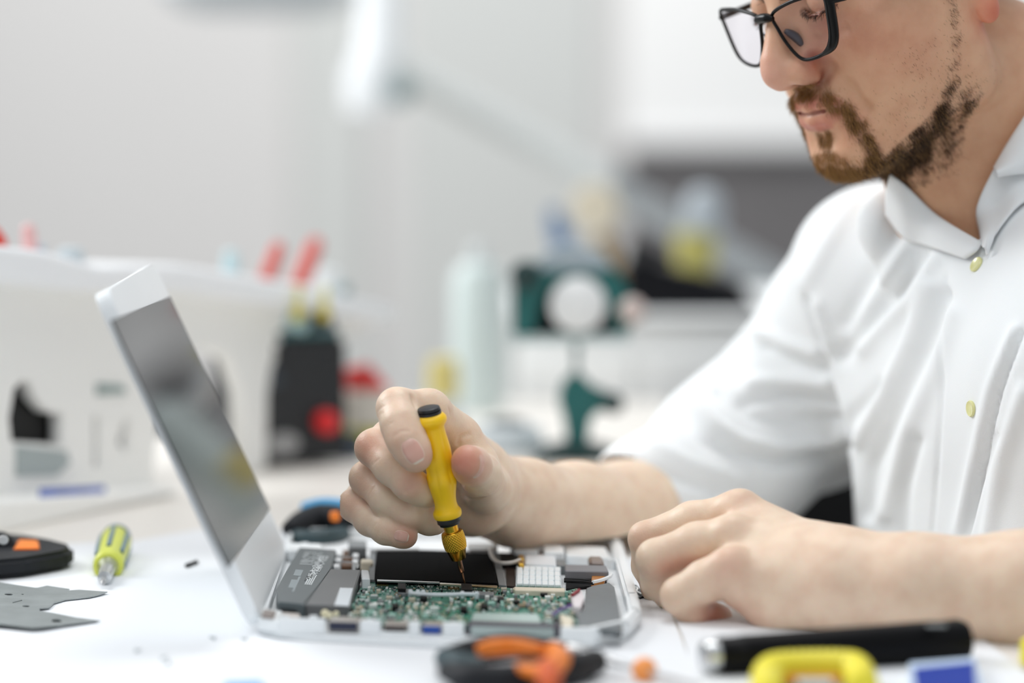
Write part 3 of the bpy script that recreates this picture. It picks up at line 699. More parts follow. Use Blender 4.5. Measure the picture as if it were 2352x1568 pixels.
def nail(bv, px, py, wpx, hpx, ang, bias=(0, 0, 0), label=None):
    """curved plate laid on the fingertip surface; ang = image angle of its long axis (deg)"""
    loc, nrm = ray_hit(bv, px, py); n = (nrm+Vector(bias)).normalized(); c = loc
    ax = Vector((math.cos(math.radians(ang)), 0, math.sin(math.radians(ang)))); ax = (ax-n*ax.dot(n)).normalized(); sx = ax.cross(n).normalized()
    w_, h_ = wpx/4.16*mm/2, hpx/4.16*mm/2; bm = bmesh.new(); nu, nv = 18, 20; grid = []; tone = []
    NB = np.array(srgb(222, 172, 156)[:3]); NE = np.array(srgb(240, 224, 208)[:3])
    for i in range(nu+1):
        row = []
        for j in range(nv+1):
            u = -1+2*i/nu; v = -1+2*j/nv
            s_ = math.sqrt(max(0.02, 1-(abs(v)**3.0)*.85))
            q_ = c+sx*(u*w_*s_)+ax*(v*h_)
            l2, n2, i2, d2 = bv.ray_cast(q_+n*.012, -n)
            if l2 is None or (l2-q_).length > .0045: l2 = q_-n*(.35*w_*u*u)
            e_ = max(abs(u), abs(v)); row.append(bm.verts.new(l2+n*(.00055*(1-max(0, e_-.75)/.25*.9)))); tone.append(NE if (v > .80 or abs(u) > .93) else (NB if v > -.55 else NB*.85+NE*.15))
        grid.append(row)
    for i in range(nu):
        for j in range(nv): bm.faces.new((grid[i][j], grid[i+1][j], grid[i+1][j+1], grid[i][j+1]))
    bmesh.ops.recalc_face_normals(bm, faces=bm.faces)
    o = obj('fingernail', bm, mat('nail', (1, 1, 1, 1), .28, coat=.15, attr='tone'), person, smooth='all'); color_attr(o.data, 'tone', np.array(tone))
    if label: o['label'] = label
    return o
nail(bv_r, 948, 1036, 44, 56, -60, (-.1, 0, .1), 'short fingernail of the index finger')
nail(bv_r, 922, 1232, 27, 34, -14)
nail(bv_r, 1107, 1074, 16, 56, -80, (.5, 0, 0))

# ---- left hand (closed, resting on the table)
lh = Field([.060, 1.385, -.004], [.400, 1.60, .090], .0010)
L3 = A3
f1 = [(L3(1705, 1178, 1.530), 11.5*mm), (L3(1590, 1196, 1.537), 10.2*mm), (L3(1482, 1236, 1.545), 8.8*mm), (L3(1486, 1300, 1.556), 8.0*mm), (L3(1505, 1352, 1.560), 7.0*mm), (L3(1512, 1366, 1.561), 6.6*mm)]
f2 = [(L3(1690, 1232, 1.508), 12*mm), (L3(1600, 1248, 1.511), 11*mm), (L3(1506, 1282, 1.515), 10*mm), (L3(1512, 1335, 1.524), 9*mm), (L3(1536, 1368, 1.532), 8*mm)]
f3 = [(L3(1690, 1310, 1.484), 12.5*mm), (L3(1620, 1335, 1.484), 11*mm), (L3(1562, 1368, 1.487), 9.8*mm), (L3(1590, 1405, 1.490), 7.8*mm), (L3(1640, 1416, 1.500), 6.8*mm), (L3(1655, 1416, 1.503), 6.4*mm)]
f0 = [(L3(1700, 1190, 1.555), 11*mm), (L3(1520, 1250, 1.570), 9*mm), (L3(1520, 1320, 1.578), 8*mm)]
for a, b in (((L3(1705, 1180, 1.530), 12*mm), (L3(1892, 1300, 1.490), 19*mm)), ((L3(1690, 1238, 1.508), 13*mm), (L3(1892, 1320, 1.482), 22*mm)), ((L3(1690, 1312, 1.486), 13*mm), (L3(1895, 1352, 1.475), 21*mm))):
    lh.chain([a, b], .010)
lh.chain([(L3(1712, 1352, 1.483), 12*mm), (L3(1790, 1395, 1.478), 14*mm), (L3(1900, 1392, 1.470), 14*mm)], .010)
lh.cone(L3(1552, 1322, 1.520), L3(1680, 1280, 1.508), .010, .011, .004)
finger(lh, f0); finger(lh, f1, .004, .0016); finger(lh, f2, .004, .0016); finger(lh, f3, .004, .002)
for x, y, Y in ((1694, 1164, 1.522), (1680, 1222, 1.496), (1672, 1296, 1.472)): lh.ell(L3(x, y, Y+.006), (.009, .008, .008), None, .008)
lh.chain([(L3(1885, 1330, 1.485), 27*mm), (L3(1960, 1340, 1.472), 25.8*mm), (L3(2100, 1352, 1.458), 26.8*mm), (L3(2352, 1360, 1.446), 29.6*mm), (L3(2750, 1330, 1.47), 36*mm)], .012)
V, F = lh.mesh()
V = smooth_mesh(V, F, 2)
Cl = spots(V, SK, [(L3(1672, 1296, 1.47), .012, RED, .35), (L3(1694, 1160, 1.52), .014, RED, .15), (L3(1640, 1425, 1.49), .014, RED, .8), (L3(1470, 1240, 1.54), .012, RED, .2), (L3(1540, 1330, 1.50), .010, RED, .7), (L3(1590, 1310, 1.50), .008, RED, .5), (L3(1510, 1250, 1.53), .006, RED, .3), (L3(1700, 1430, 1.47), .012, RED, .4), (L3(1900, 1300, 1.45), .03, PALE, .4), (L3(2100, 1300, 1.45), .05, PALE, .4)])  # between the fingers the red also paints the dark of the creases
add_body(V, F, Cl)
# ------------------------------------------------------------------ head
HR = np.array([[0.48611356, -0.81083906, -0.325935], [-0.87245374, -0.47170990, -0.12772723], [0.05018054, -0.34645315, 0.93672415]])
HT = np.array([0.22279148, 1.66618136, 0.34282779]); HS = 0.86297707
def l2w(P): return (np.atleast_2d(P)*HS) @ HR.T+HT
def w2l(P): return ((np.atleast_2d(P)-HT) @ HR)/HS
def proj(P):
    P = np.atleast_2d(P); z = P[:, 2]-CAM_H; zc = P[:, 1]*math.cos(PITCH)-z*math.sin(PITCH); yc = P[:, 1]*math.sin(PITCH)+z*math.cos(PITCH)
    return np.c_[1176+FPX*P[:, 0]/zc, 784-FPX*yc/zc]
hd_ = Field([-.096, -.125, -.235], [.096, .136, .150], .00125)
def both(fn):
    for s_ in (-1, 1): fn(s_)
G = hd_
G.ell((0, -.016, .055), (.077, .096, .084), None, .01)
G.ell((0, .040, .052), (.063, .052, .052), None, .03)
G.ell((0, .040, -.020), (.056, .052, .066), None, .03)
both(lambda s_: G.ell((s_*.048, .052, -.010), (.020, .024, .017), None, .02))
both(lambda s_: G.ell((s_*.043, .046, -.044), (.022, .030, .034), None, .02))
both(lambda s_: G.cone((s_*.051, .006, -.064), (s_*.016, .074, -.088), .0165, .0165, .022))
both(lambda s_: G.cone((s_*.059, .004, -.006), (s_*.051, .006, -.064), .014, .0165, .02))
both(lambda s_: G.ell((s_*.050, .020, -.040), (.018, .030, .034), None, .02))
G.ell((0, .077, -.086), (.021, .017, .017), None, .016)
G.ell((0, .063, -.058), (.034, .030, .030), None, .02)
G.ell((0, .025, -.072), (.044, .050, .028), None, .02)
# neck, towards the collar
nk = [tuple(w2l(A3(px, py, Y))[0]) for px, py, Y in ((2262, 190, 1.700), (2285, 470, 1.715), (2330, 700, 1.73))]
G.chain([(nk[0], .061), (nk[1], .062), (nk[2], .070)], .03)
nf = [tuple(w2l(A3(px, py, Y))[0]) for px, py, Y in ((2120, 330, 1.68), (2215, 520, 1.700), (2300, 640, 1.70))]
G.chain([(nf[0], .030), (nf[1], .032), (nf[2], .024)], .035)
# brow, eyes
both(lambda s_: G.cone((s_*.014, .088, .030), (s_*.046, .076, .033), .0075, .0065, .014))
both(lambda s_: G.ell((s_*.033, .100, .017), (.019, .017, .0125), None, .012, 'c'))
both(lambda s_: G.ell((s_*.032, .0775, .0175), (.0140, .0140, .0130), None, .004))
both(lambda s_: G.chain([((s_*.018, .0885, .0115), .0016), ((s_*.026, .0915, .0080), .0018), ((s_*.036, .0905, .0075), .0018), ((s_*.046, .0830, .0110), .0016)], .002))
both(lambda s_: G.chain([((s_*.020, .0905, .0090), .0010), ((s_*.032, .0925, .0060), .0010), ((s_*.046, .084, .0095), .0010)], .0025, 'c'))
both(lambda s_: G.chain([((s_*.020, .088, -.0045), .0010), ((s_*.032, .0865, -.0080), .0010), ((s_*.044, .080, -.0060), .0008)], .006, 'c'))
# nose
G.cone((0, .090, .022), (0, .1095, -.012), .0075, .0090, .012)
both(lambda s_: G.cone((s_*.009, .080, .012), (s_*.0135, .092, -.020), .006, .008, .010))
G.ell((0, .1105, -.0225), (.0112, .0112, .0105), None, .010)
both(lambda s_: G.ell((s_*.0160, .0975, -.0255), (.0080, .0135, .0092), None, .011))
both(lambda s_: G.chain([((s_*.0245, .100, -.0165), .0010), ((s_*.0270, .093, -.0200), .0014), ((s_*.0255, .088, -.0290), .0014), ((s_*.018, .091, -.0360), .0012)], .006, 'c'))
both(lambda s_: G.chain([((s_*.0272, .0960, -.0185), .0010), ((s_*.0276, .0905, -.0275), .0013), ((s_*.0210, .0925, -.0365), .0012), ((s_*.0110, .0995, -.0375), .0010)], .0030, 'c'))
both(lambda s_: G.ell((s_*.0085, .100, -.0345), (.0045, .0075, .0045), None, .003, 'c'))
G.cone((0, .112, -.030), (0, .098, -.034), .0035, .004, .004)
# lips
def mv(L_, dy=-.0062, dz=.0040): return [((p[0], p[1]+dy, p[2]+dz), r) for p, r in L_]
UL = mv([((-.0255, .0860, -.0585), .0020), ((-.013, .0980, -.0533), .0040), ((0, .1010, -.0533), .0044), ((.013, .0980, -.0533), .0040), ((.0255, .0860, -.0585), .0020)])
LL = mv([((-.024, .0855, -.0605), .0022), ((-.012, .0960, -.0650), .0052), ((0, .0985, -.0660), .0060), ((.012, .0960, -.0650), .0052), ((.024, .0855, -.0605), .0022)])
G.chain(LL, .007); G.chain(UL, .007)
SL = mv([((-.0280, .0870, -.0592), .0007), ((-.014, .1015, -.0588), .0010), ((0, .1055, -.0596), .0010), ((.014, .1015, -.0588), .0010), ((.0280, .0870, -.0592), .0007)])
G.chain(SL, .0018, 'c')
G.ell((0, .0990, -.0750), (.016, .0060, .0055), None, .012, 'c')
G.cone((0, .1015, -.038), (0, .100, -.045), .0018, .0014, .004, 'c')
both(lambda s_: G.chain([((s_*.0250, .0940, -.0260), .0010), ((s_*.0330, .0860, -.0430), .0012), ((s_*.0370, .0790, -.0600), .0010)], .009, 'c'))
# ears
def ear(s_):
    X = .0715
    G.cone((s_*.068, .000, .012), (s_*.070, -.006, -.014), .009, .007, .006)
    pts = [((s_*X, .004, .010), .0030), ((s_*(X+.003), .004, .024), .0036), ((s_*(X+.007), -.006, .034), .0040), ((s_*(X+.011), -.020, .032), .0040), ((s_*(X+.012), -.027, .018), .0038), ((s_*(X+.010), -.025, .002), .0038), ((s_*(X+.006), -.018, -.012), .0040), ((s_*(X+.0035), -.012, -.022), .0050)]
    G.chain(pts, .004)
    G.ell((s_*(X+.004), -.012, .008), (.0035, .014, .020), Matrix.Rotation(-s_*.35, 3, 'Z'), .004)
    G.ell((s_*(X+.0035), -.0105, -.0255), (.0052, .0088, .0105), None, .004)
    G.ell((s_*(X+.009), -.010, .008), (.005, .009, .013), None, .004, 'c')
both(ear)
V, F = G.mesh()
Vl = V.copy(); NL = vnormals(V, F); V = l2w(Vl); HEAD_W = V
FSK = np.array(srgb(226, 182, 150)[:3]); FR = np.array(srgb(196, 112, 90)[:3]); LIP = np.array(srgb(188, 84, 84)[:3]); PK = np.array(srgb(222, 170, 154)[:3]); OLV = np.array(srgb(186, 132, 88)[:3])
sp = [((0, .121, -.022), .020, PK, .75), ((0, .030, -.150), .09, OLV, .35)]
for s_ in (-1, 1):
    sp += [((s_*.050, .070, -.012), .024, FR, .38), ((s_*.026, .098, -.022), .010, FR, .75), ((s_*.014, .100, -.034), .009, np.array(srgb(120, 40, 30)[:3]), .75), ((s_*.078, -.014, -.030), .017, np.array(srgb(222, 118, 92)[:3]), .8),  # the dark nostril spot is painted shade, the others are skin colour
           ((s_*.034, .092, -.002), .014, np.array(srgb(190, 130, 124)[:3]), .6), ((s_*.062, .045, -.030), .020, FR, .25), ((s_*.026, .086, -.068), .012, np.array(srgb(214, 142, 118)[:3]), .5)]
Ch = spots(Vl, FSK, sp)
def near_chain(P, ch):
    d = np.full(len(P), 1.)
    for (a, _), (b, _) in zip(ch[:-1], ch[1:]):
        a = np.array(a); b = np.array(b); t = np.clip(((P-a)@(b-a))/((b-a)@(b-a)), 0, 1); d = np.minimum(d, np.linalg.norm(P-a-t[:, None]*(b-a), axis=1))
    return d
lipd = np.minimum(near_chain(Vl, UL)-.0060, near_chain(Vl, LL)-.0074); wl = np.clip(.5-(lipd-.0006)/.0016, 0, 1)[:, None]*(np.abs(Vl[:, 0:1]) < .027)
Ch = Ch*(1-wl*.62)+LIP*wl*.62
sl_ = np.clip(1.25-near_chain(Vl, SL)/.0020, 0, 1)[:, None]*(np.abs(Vl[:, 0:1]) < .027); Ch = Ch*(1-sl_*.6)+np.array(srgb(110, 36, 44)[:3])*sl_*.6  # shade of the mouth slit painted dark red
wing = np.clip(1.2-near_chain(np.c_[np.abs(Vl[:, 0]), Vl[:, 1:]], [((.0250, .0985, -.0150), 0), ((.0266, .0930, -.0200), 0), ((.0260, .0895, -.0280), 0), ((.0200, .0920, -.0352), 0), ((.0110, .0990, -.0362), 0)])/.0058, 0, 1)[:, None]
Ch = Ch*(1-wing*.85)+np.array(srgb(120, 34, 28)[:3])*wing*.85  # crease shade painted dark red around and under the nose wing
eyl = np.clip(1.4-near_chain(np.c_[np.abs(Vl[:, 0]), Vl[:, 1:]], [((.018, .0885, .0110), 0), ((.026, .0915, .0075), 0), ((.036, .0905, .0070), 0), ((.046, .0830, .0105), 0)])/.0030, 0, 1)[:, None]
Ch = Ch*(1-eyl*.8)+np.array(srgb(70, 34, 30)[:3])*eyl*.8
HEAD_C = Ch
HEAD = (Vl, F, NL)
print('head', len(V))
# ---- hair strands
def seg_d(P, pts):
    P = np.asarray(P); d = np.full(len(P), 1e9)
    for a, b in zip(pts[:-1], pts[1:]):
        a = np.array(a, float); b = np.array(b, float); t = np.clip(((P-a)@(b-a))/((b-a)@(b-a)+1e-9), 0, 1); d = np.minimum(d, np.linalg.norm(P-a-t[:, None]*(b-a), axis=1))
    return d
cen = Vl[F].mean(1); fn = NL[F].mean(1); ar = np.linalg.norm(np.cross(Vl[F[:, 2]]-Vl[F[:, 0]], Vl[F[:, 3]]-Vl[F[:, 1]]), axis=1)/2
mc = cen.copy(); mc[:, 0] = np.abs(mc[:, 0]); q = proj(l2w(mc))       # mirrored side decides the pattern
def band(pts, w_): return np.exp(-(seg_d(q, pts)/w_)**2)
front = (cen[:, 1] > .01) & (cen[:, 2] < -.028)
den = np.zeros(len(cen))
den = np.maximum(den, 1.0*band([(1845, 212), (1885, 220), (1925, 238), (1955, 268), (1968, 292)], 19))
den = np.maximum(den, .9*band([(1972, 285), (1990, 325), (2015, 365)], 17))
den = np.maximum(den, 1.0*band([(1890, 392), (1940, 402), (2010, 388)], 24))
den = np.maximum(den, .7*band([(1900, 350), (1930, 372)], 16)*(q[:, 1] > 345))
den = np.maximum(den, .9*band([(1898, 305), (1905, 325)], 9))
den = np.maximum(den, 1.5*band([(2000, 374), (2050, 382), (2095, 366), (2118, 336)], 21)); den = np.maximum(den, 1.0*band([(2118, 336), (2142, 292), (2162, 250)], 16)); den = np.maximum(den, .55*band([(2162, 250), (2180, 205), (2188, 180)], 14))
den = np.maximum(den, .42*band([(2080, 400), (2140, 360), (2200, 290), (2225, 235)], 46))
den = np.maximum(den, .30*band([(2185, 190), (2195, 110), (2190, 30), (2180, -60)], 13))
den = np.maximum(den, .06*band([(2030, 310), (2130, 200), (2110, 120)], 62))
und = (fn[:, 2] < -.55) & (cen[:, 1] > .03) & (cen[:, 2] < -.07) & (cen[:, 2] > -.125)
den = np.where(und, np.maximum(den, .55), den)
den *= np.clip(.85+.5*np.sin(cen[:, 0]*310+cen[:, 2]*190)*np.sin(cen[:, 1]*270+cen[:, 2]*330)+.12*np.sin(cen[:, 2]*700+cen[:, 1]*430), .25, 1.4)
den[(cen[:, 2] < -.13)] = 0
lipz = np.minimum(near_chain(cen, UL)-.0052, near_chain(cen, LL)-.0062); den[lipz < .0008] = 0
den[(cen[:, 1] > .1045) & (cen[:, 2] > -.040)] = 0
den[q[:, 1] > 470] = 0
side = (q[:, 0] > 2150) & (q[:, 1] < 190)
den[~(front | side)] = 0
def sample(wt, n, seed):
    r_ = np.random.default_rng(seed); p_ = wt*ar; p_ = p_/p_.sum(); return r_.choice(len(cen), n, p=p_), r_
def hair(name, idx, r_, length, rad, mats_, dirf, curl=.35, label=None, out=.55):
    n = len(idx); pts = 5; c = cen[idx]+r_.normal(0, .0005, (n, 3)); nn = fn[idx]; L = length(c, idx)*r_.uniform(.65, 1.25, n)
    d0 = dirf(c); d0 = d0-nn*(d0*nn).sum(1, keepdims=True); d0 /= np.linalg.norm(d0, axis=1, keepdims=True)+1e-9
    d0 = d0+r_.normal(0, .28, (n, 3)); P = np.zeros((n, pts, 3)); P[:, 0] = c-nn*.0006
    for k in range(1, pts):
        t = k/(pts-1); dd = nn*out*(1-t*.8)+d0*(.5+.6*t); dd /= np.linalg.norm(dd, axis=1, keepdims=True)
        P[:, k] = P[:, k-1]+dd*(L/(pts-1))[:, None]+r_.normal(0, .06*curl, (n, 3))*(L/(pts-1))[:, None]
    W_ = l2w(P.reshape(-1, 3))
    hc = bpy.data.hair_curves.new(name); hc.add_curves([pts]*n)
    hc.attributes['position'].data.foreach_set('vector', W_.astype(np.float32).ravel())
    ra = hc.attributes.get('radius') or hc.attributes.new('radius', 'FLOAT', 'POINT')
    rr_ = (rad*np.array([1, 1, .9, .7, .25]))[None, :]*r_.uniform(.7, 1.2, (n, 1)); ra.data.foreach_set('value', rr_.astype(np.float32).ravel())
    hc.materials.append(mats_)
    o = bpy.data.objects.new(name, hc); link(o, person); o.matrix_parent_inverse = Matrix.Translation(-person.location); o['kind'] = 'stuff'
    if label: o['label'] = label
    return o
def hmat(name, c, r=.5):
    m = mat(name, c, r, spec=.25); return m
down = lambda c: np.tile(np.array([0, -.25, -1.]), (len(c), 1))+np.c_[c[:, 0]*4, np.zeros(len(c)), np.zeros(len(c))]
def blen(c, i): return .0016+.0058*np.clip(den[i]*1.6, 0, 1)
# skin under the beard takes the brown of the hair roots, by beard density
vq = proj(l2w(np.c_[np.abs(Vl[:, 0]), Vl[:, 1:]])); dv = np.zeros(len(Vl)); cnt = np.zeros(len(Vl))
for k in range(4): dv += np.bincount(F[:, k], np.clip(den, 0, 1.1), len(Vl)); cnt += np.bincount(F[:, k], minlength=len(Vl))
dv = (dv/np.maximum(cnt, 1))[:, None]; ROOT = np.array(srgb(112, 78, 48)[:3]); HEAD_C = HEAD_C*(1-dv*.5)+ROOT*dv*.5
add_body(V, F, HEAD_C)
i1, r1 = sample(np.clip(den, 0, 1.5), 36000, 1)
dark_w = np.clip((q[i1, 0]-1930)/150, 0, 1)
sel = r1.random(len(i1)) < (.06+.78*dark_w)
hair('beard', i1[sel], r1, blen, .00005, hmat('beard_dark', srgb(50, 34, 20)), down, label='dark brown beard hair along the jaw')
hair('beard', i1[~sel], r1, blen, .00005, hmat('beard_light', srgb(160, 120, 70)), down, label='lighter brown beard hair on the chin and upper lip')
# scalp hair and brows (above the picture's edge, still there)
scal = np.clip((cen[:, 2]-(.050-.9*np.maximum(-cen[:, 1], 0)-.0*cen[:, 1]))/.01, 0, 1)*((cen[:, 1] < .075) | (cen[:, 2] > .085))*(fn[:, 1] < .93)
scal[(np.abs(cen[:, 0]) > .0765)] = 0; scal[cen[:, 2] < -.03] = 0
i2, r2 = sample(scal, 16000, 2)
hair('scalp_hair', i2, r2, lambda c, i: np.full(len(c), .022), .00012, hmat('scalp_brown', srgb(70, 50, 32)), lambda c: np.c_[c[:, 0]*6, -1+0*c[:, 0], .1-c[:, 2]*3], out=.35)
brow = np.exp(-(near_chain(np.c_[np.abs(cen[:, 0]), cen[:, 1:]], [((.010, .096, .026), 0), ((.030, .094, .036), 0), ((.052, .080, .034), 0)])/.0035)**2)
i3, r3 = sample(np.where(brow > .15, brow, 0), 1400, 3)
hair('eyebrow', i3, r3, lambda c, i: np.full(len(c), .007), .00009, hmat('brow_brown', srgb(84, 60, 36)), lambda c: np.c_[np.sign(c[:, 0]), 0*c[:, 0], .25+0*c[:, 0]], out=.3)
lash = np.exp(-(near_chain(np.c_[np.abs(cen[:, 0]), cen[:, 1:]], [((.018, .0885, .0110), 0), ((.026, .0915, .0075), 0), ((.036, .0905, .0070), 0), ((.046, .0830, .0105), 0)])/.0024)**2)
i4, r4 = sample(np.where(lash > .2, lash, 0), 300, 4)
hair('eyelash', i4, r4, lambda c, i: np.full(len(c), .0045), .00007, hmat('lash_black', srgb(30, 20, 16)), lambda c: np.c_[c[:, 0]*4, 1+0*c[:, 0], -.8+0*c[:, 0]], out=.9)

# ---- glasses
gl = thing('eyeglasses', 'black rectangular eyeglasses low on the nose of the bearded man', 'glasses', loc=tuple(l2w([[0, .105, 0]])[0]))
M_blk = mat('glossy_black_acetate', srgb(4, 5, 6), .3, spec=.25)
def LW(p): return Vector(l2w([p])[0])
def lensy(x, z): return .1070-.95*max(0, abs(x)-.010)**1.6
def lens_out(s_):
    P = [(.0085, .0165), (.030, .0225), (.052, .0235), (.0615, .0215), (.0605, .010), (.0565, -.006), (.0495, -.0130), (.036, -.0165), (.024, -.0155), (.0155, -.0060), (.0100, .0060)]
    return [(s_*x, z) for x, z in P]
for s_ in (1, -1):
    loop = spline(lens_out(s_), 6, True); pts = [LW((x, lensy(x, z), z)) for x, z in loop]
    rad = [.0011+(.0019 if s_ > 0 else .0001)*max(0, min(1, (abs(x)-.044)/.010)) for x, z in loop]
    obj('frame_rim', tube(pts, rad, 10, None, True), M_blk, gl, smooth=True)
    bm = bmesh.new(); vs = [bm.verts.new(p) for p in pts]; cx, cz = s_*.036, .004; c_ = bm.verts.new(LW((cx, lensy(cx, cz)+.0012, cz)))
    for k in range(len(vs)): bm.faces.new((vs[k], vs[(k+1) % len(vs)], c_))
    bmesh.ops.recalc_face_normals(bm, faces=bm.faces); bmesh.ops.solidify(bm, geom=bm.faces[:], thickness=.0008)
    obj('lens', bm, mat('lens_glass', (.97, .94, .98, 1), .0, trans=1., ior=1.10), gl, smooth=True)
    tp = [LW((s_*.0625, lensy(.0625, 0), .018)), LW((s_*.0700, .088, .017)), LW((s_*.0745, .060, .016)), LW((s_*.0765, .010, .014)), LW((s_*.0780, -.008, .008)), LW((s_*.0770, -.022, -.010))]
    obj('temple', tube([Vector(v) for v in spline([tuple(v) for v in tp], 6)], .0019, 10), M_blk, gl, smooth=True)
    npad = [LW((s_*.0115, .1035, .004)), LW((s_*.0135, .0985, -.002)), LW((s_*.0150, .0965, -.009))]
    obj('nose_pad', tube([Vector(v) for v in spline([tuple(v) for v in npad], 5)], [.0012+.0016*math.sin(math.pi*min(1, i/10)) for i in range(11)], 10), mat('smoky_plastic', srgb(60, 58, 66), .12, coat=.5), gl, smooth=True)
obj('bridge', tube([Vector(v) for v in spline([tuple(LW((x, .1082+.0012*(1-(x/.010)**2), .0140+.0015*(1-(x/.01)**2)))) for x in (-.0100, -.005, 0, .005, .0100)], 4)], [.0014+.0014*min(1, min(i, 16-i)/4) for i in range(17)], 12), M_blk, gl, smooth=True)
# ------------------------------------------------------------------ shirt and trousers
M_shirt = mat('white_cotton', srgb(238, 240, 241), .85, bump=.10, bscale=1500, sss=.05)
sh = Field([.055, 1.38, -.235], [.56, 2.02, .30], .0034)
def tor(z, a, b, r, k=.05): sh.cone((a[0], a[1], z), (b[0], b[1], z), r, r, k)
tor(.120, (.290, 1.79), (.335, 1.60), .082); tor(.050, (.328, 1.80), (.372, 1.60), .106)
tor(-.040, (.340, 1.80), (.385, 1.60), .114); tor(-.160, (.365, 1.80), (.41, 1.60), .124)
sh.cone(A3(2255, 560, 1.72), A3(2040, 650, 1.82), .045, .056, .03)
sh.cone(A3(2290, 600, 1.69), (.345, 1.57, .135), .050, .062, .03)
sh.chain([(A3(2030, 640, 1.825), .060), (A3(1962, 800, 1.87), .064), (A3(1872, 900, 1.93), .060), (A3(1700, 1030, 1.872), .052), (A3(1500, 1140, 1.812), .036), (A3(1440, 1172, 1.795), .0325)], .022)
sh.chain([((.345, 1.57, .135), .064), ((.385, 1.50, .055), .056)], .03)
sh.cone(A3(2052, 520, 1.712), A3(2088, 585, 1.706), .023, .022, .012)
sh.ell(A3(2222, 505, 1.655), (.021, .032, .0135), None, .004, 'c')
# open end of the right sleeve
cuff_o = A3(1452, 1165, 1.799); cuff_i = A3(1640, 1034, 1.852); dcf = (cuff_o-cuff_i)/np.linalg.norm(cuff_o-cuff_i)
V, F = sh.mesh(); V = smooth_mesh(V, F, 2)
# folds of the cloth: ridges (+) and valleys (-)
N_ = vnormals(V, F); Q = proj(V); vis = V[:, 1] < 5
folds = [([(1851, 687), (1879, 756), (1908, 848), (1931, 945), (1948, 1020)], 9, -.0040), ([(1880, 700), (1905, 790), (1930, 880), (1955, 980)], 16, .0035),
 ([(2120, 590), (2040, 700), (1935, 815)], 20, -.0045), ([(2150, 600), (2100, 690), (2020, 760), (1985, 800)], 18, .0050), ([(2060, 520), (2000, 640), (1950, 740)], 22, -.0030),
 ([(2090, 560), (2020, 660), (1960, 770)], 18, .0030),
 ([(2166, 675), (2126, 790), (2057, 945), (2005, 1070), (1992, 1180)], 15, -.0055), ([(2140, 660), (2090, 790), (2020, 920), (1975, 1010)], 16, .0050), ([(2190, 720), (2150, 850), (2085, 1000), (2035, 1180)], 18, .0045),
 ([(2020, 885), (1965, 950), (1945, 1020)], 12, -.0035), ([(1760, 795), (1820, 830), (1890, 850)], 13, -.0045), ([(1745, 760), (1810, 790), (1880, 810)], 15, .0040),
 ([(1724, 880), (1790, 872), (1900, 880)], 16, .0040), ([(1710, 925), (1790, 905), (1915, 925)], 13, -.0045), ([(1587, 925), (1640, 975), (1700, 1012), (1790, 1030), (1930, 1008)], 14, .0060),
 ([(1560, 960), (1620, 1010), (1690, 1045), (1790, 1062), (1920, 1050)], 15, -.0060), ([(1650, 900), (1720, 955), (1800, 975), (1920, 960)], 13, -.0040), ([(1500, 1020), (1580, 1060), (1700, 1100)], 16, .0035),
 ([(1470, 1060), (1560, 1105), (1650, 1130)], 13, -.0030), ([(2172, 640), (2170, 800), (2160, 960), (2140, 1230)], 4, -.0020), ([(2345, 760), (2300, 890), (2245, 1100), (2215, 1240)], 6, -.0035),
 ([(2330, 760), (2280, 890), (2225, 1100), (2195, 1240)], 14, .0030), ([(2290, 1000), (2200, 1240)], 12, -.002), ([(2352, 900), (2300, 1050), (2270, 1240)], 18, .0035), ([(2110, 1010), (2080, 1120), (2070, 1240)], 14, -.0035), ([(1960, 470), (1900, 560), (1850, 650)], 20, .0025)]
fd = np.zeros(len(V))
for pts, w_, am in folds: fd += am*np.exp(-(seg_d(Q, pts)/w_)**2)
fd *= np.clip((.22-N_[:, 1])/.3, 0, 1)*(V[:, 1] < 1.95)
nz = np.sin(V[:, 0]*61+V[:, 2]*37)*np.sin(V[:, 1]*43+V[:, 2]*29)*.0012
V = V+N_*(fd+nz)[:, None]
# cut the cuff open
keep = (((V-cuff_o)@dcf) < .0) | (np.linalg.norm(V-cuff_o, axis=1) > .075)
Fk = F[keep[F].all(1)]
used = np.unique(Fk); rm = -np.ones(len(V), int); rm[used] = np.arange(len(used)); V = V[used]; Fk = rm[Fk]
me = np_mesh('shirt', V, Fk, [M_shirt]); shirt = bpy.data.objects.new('shirt', me); link(shirt, person); shirt.matrix_parent_inverse = Matrix.Translation(-person.location)
so = shirt.modifiers.new('thick', 'SOLIDIFY'); so.thickness = .0012; so.offset = -1
bvh = bvh_of(V, Fk)
def hit(px, py):
    o_ = Vector((0, 0, CAM_H)); d = (at(px, py, 1.)-o_).normalized(); loc, nrm, i, dist = bvh.ray_cast(o_, d); return loc, nrm
def patch(name, rows, mat_, th=.0012, m=6, parent=None):
    """cloth patch through rows of (px, py, Y)"""
    R_ = [spline([tuple(at(*p)) for p in row], m) for row in rows]; n = min(len(r) for r in R_)
    cols_ = [spline([tuple(r[i]) for r in R_], 4) for i in range(n)]
    bm = bmesh.new(); G_ = [[bm.verts.new(Vector(p)) for p in c] for c in cols_]
    for i in range(len(G_)-1):
        for j in range(len(G_[0])-1): bm.faces.new((G_[i][j], G_[i+1][j], G_[i+1][j+1], G_[i][j+1]))
    bmesh.ops.recalc_face_normals(bm, faces=bm.faces); bmesh.ops.solidify(bm, geom=bm.faces[:], thickness=th)
    return obj(name, bm, mat_, person, smooth='all')
bvn = bvh_of(HEAD_W, HEAD[1])
def surf(px, py, off, Yd):
    best = Yd
    for bv_ in (bvh, bvn):
        loc, nrm = ray_hit(bv_, px, py)
        if loc is not None: best = min(best, loc.y-off) if best != Yd else loc.y-off
    return (px, py, best)
def rowp(pts, off): return [surf(x, y, off, Y) for x, y, Y in pts]
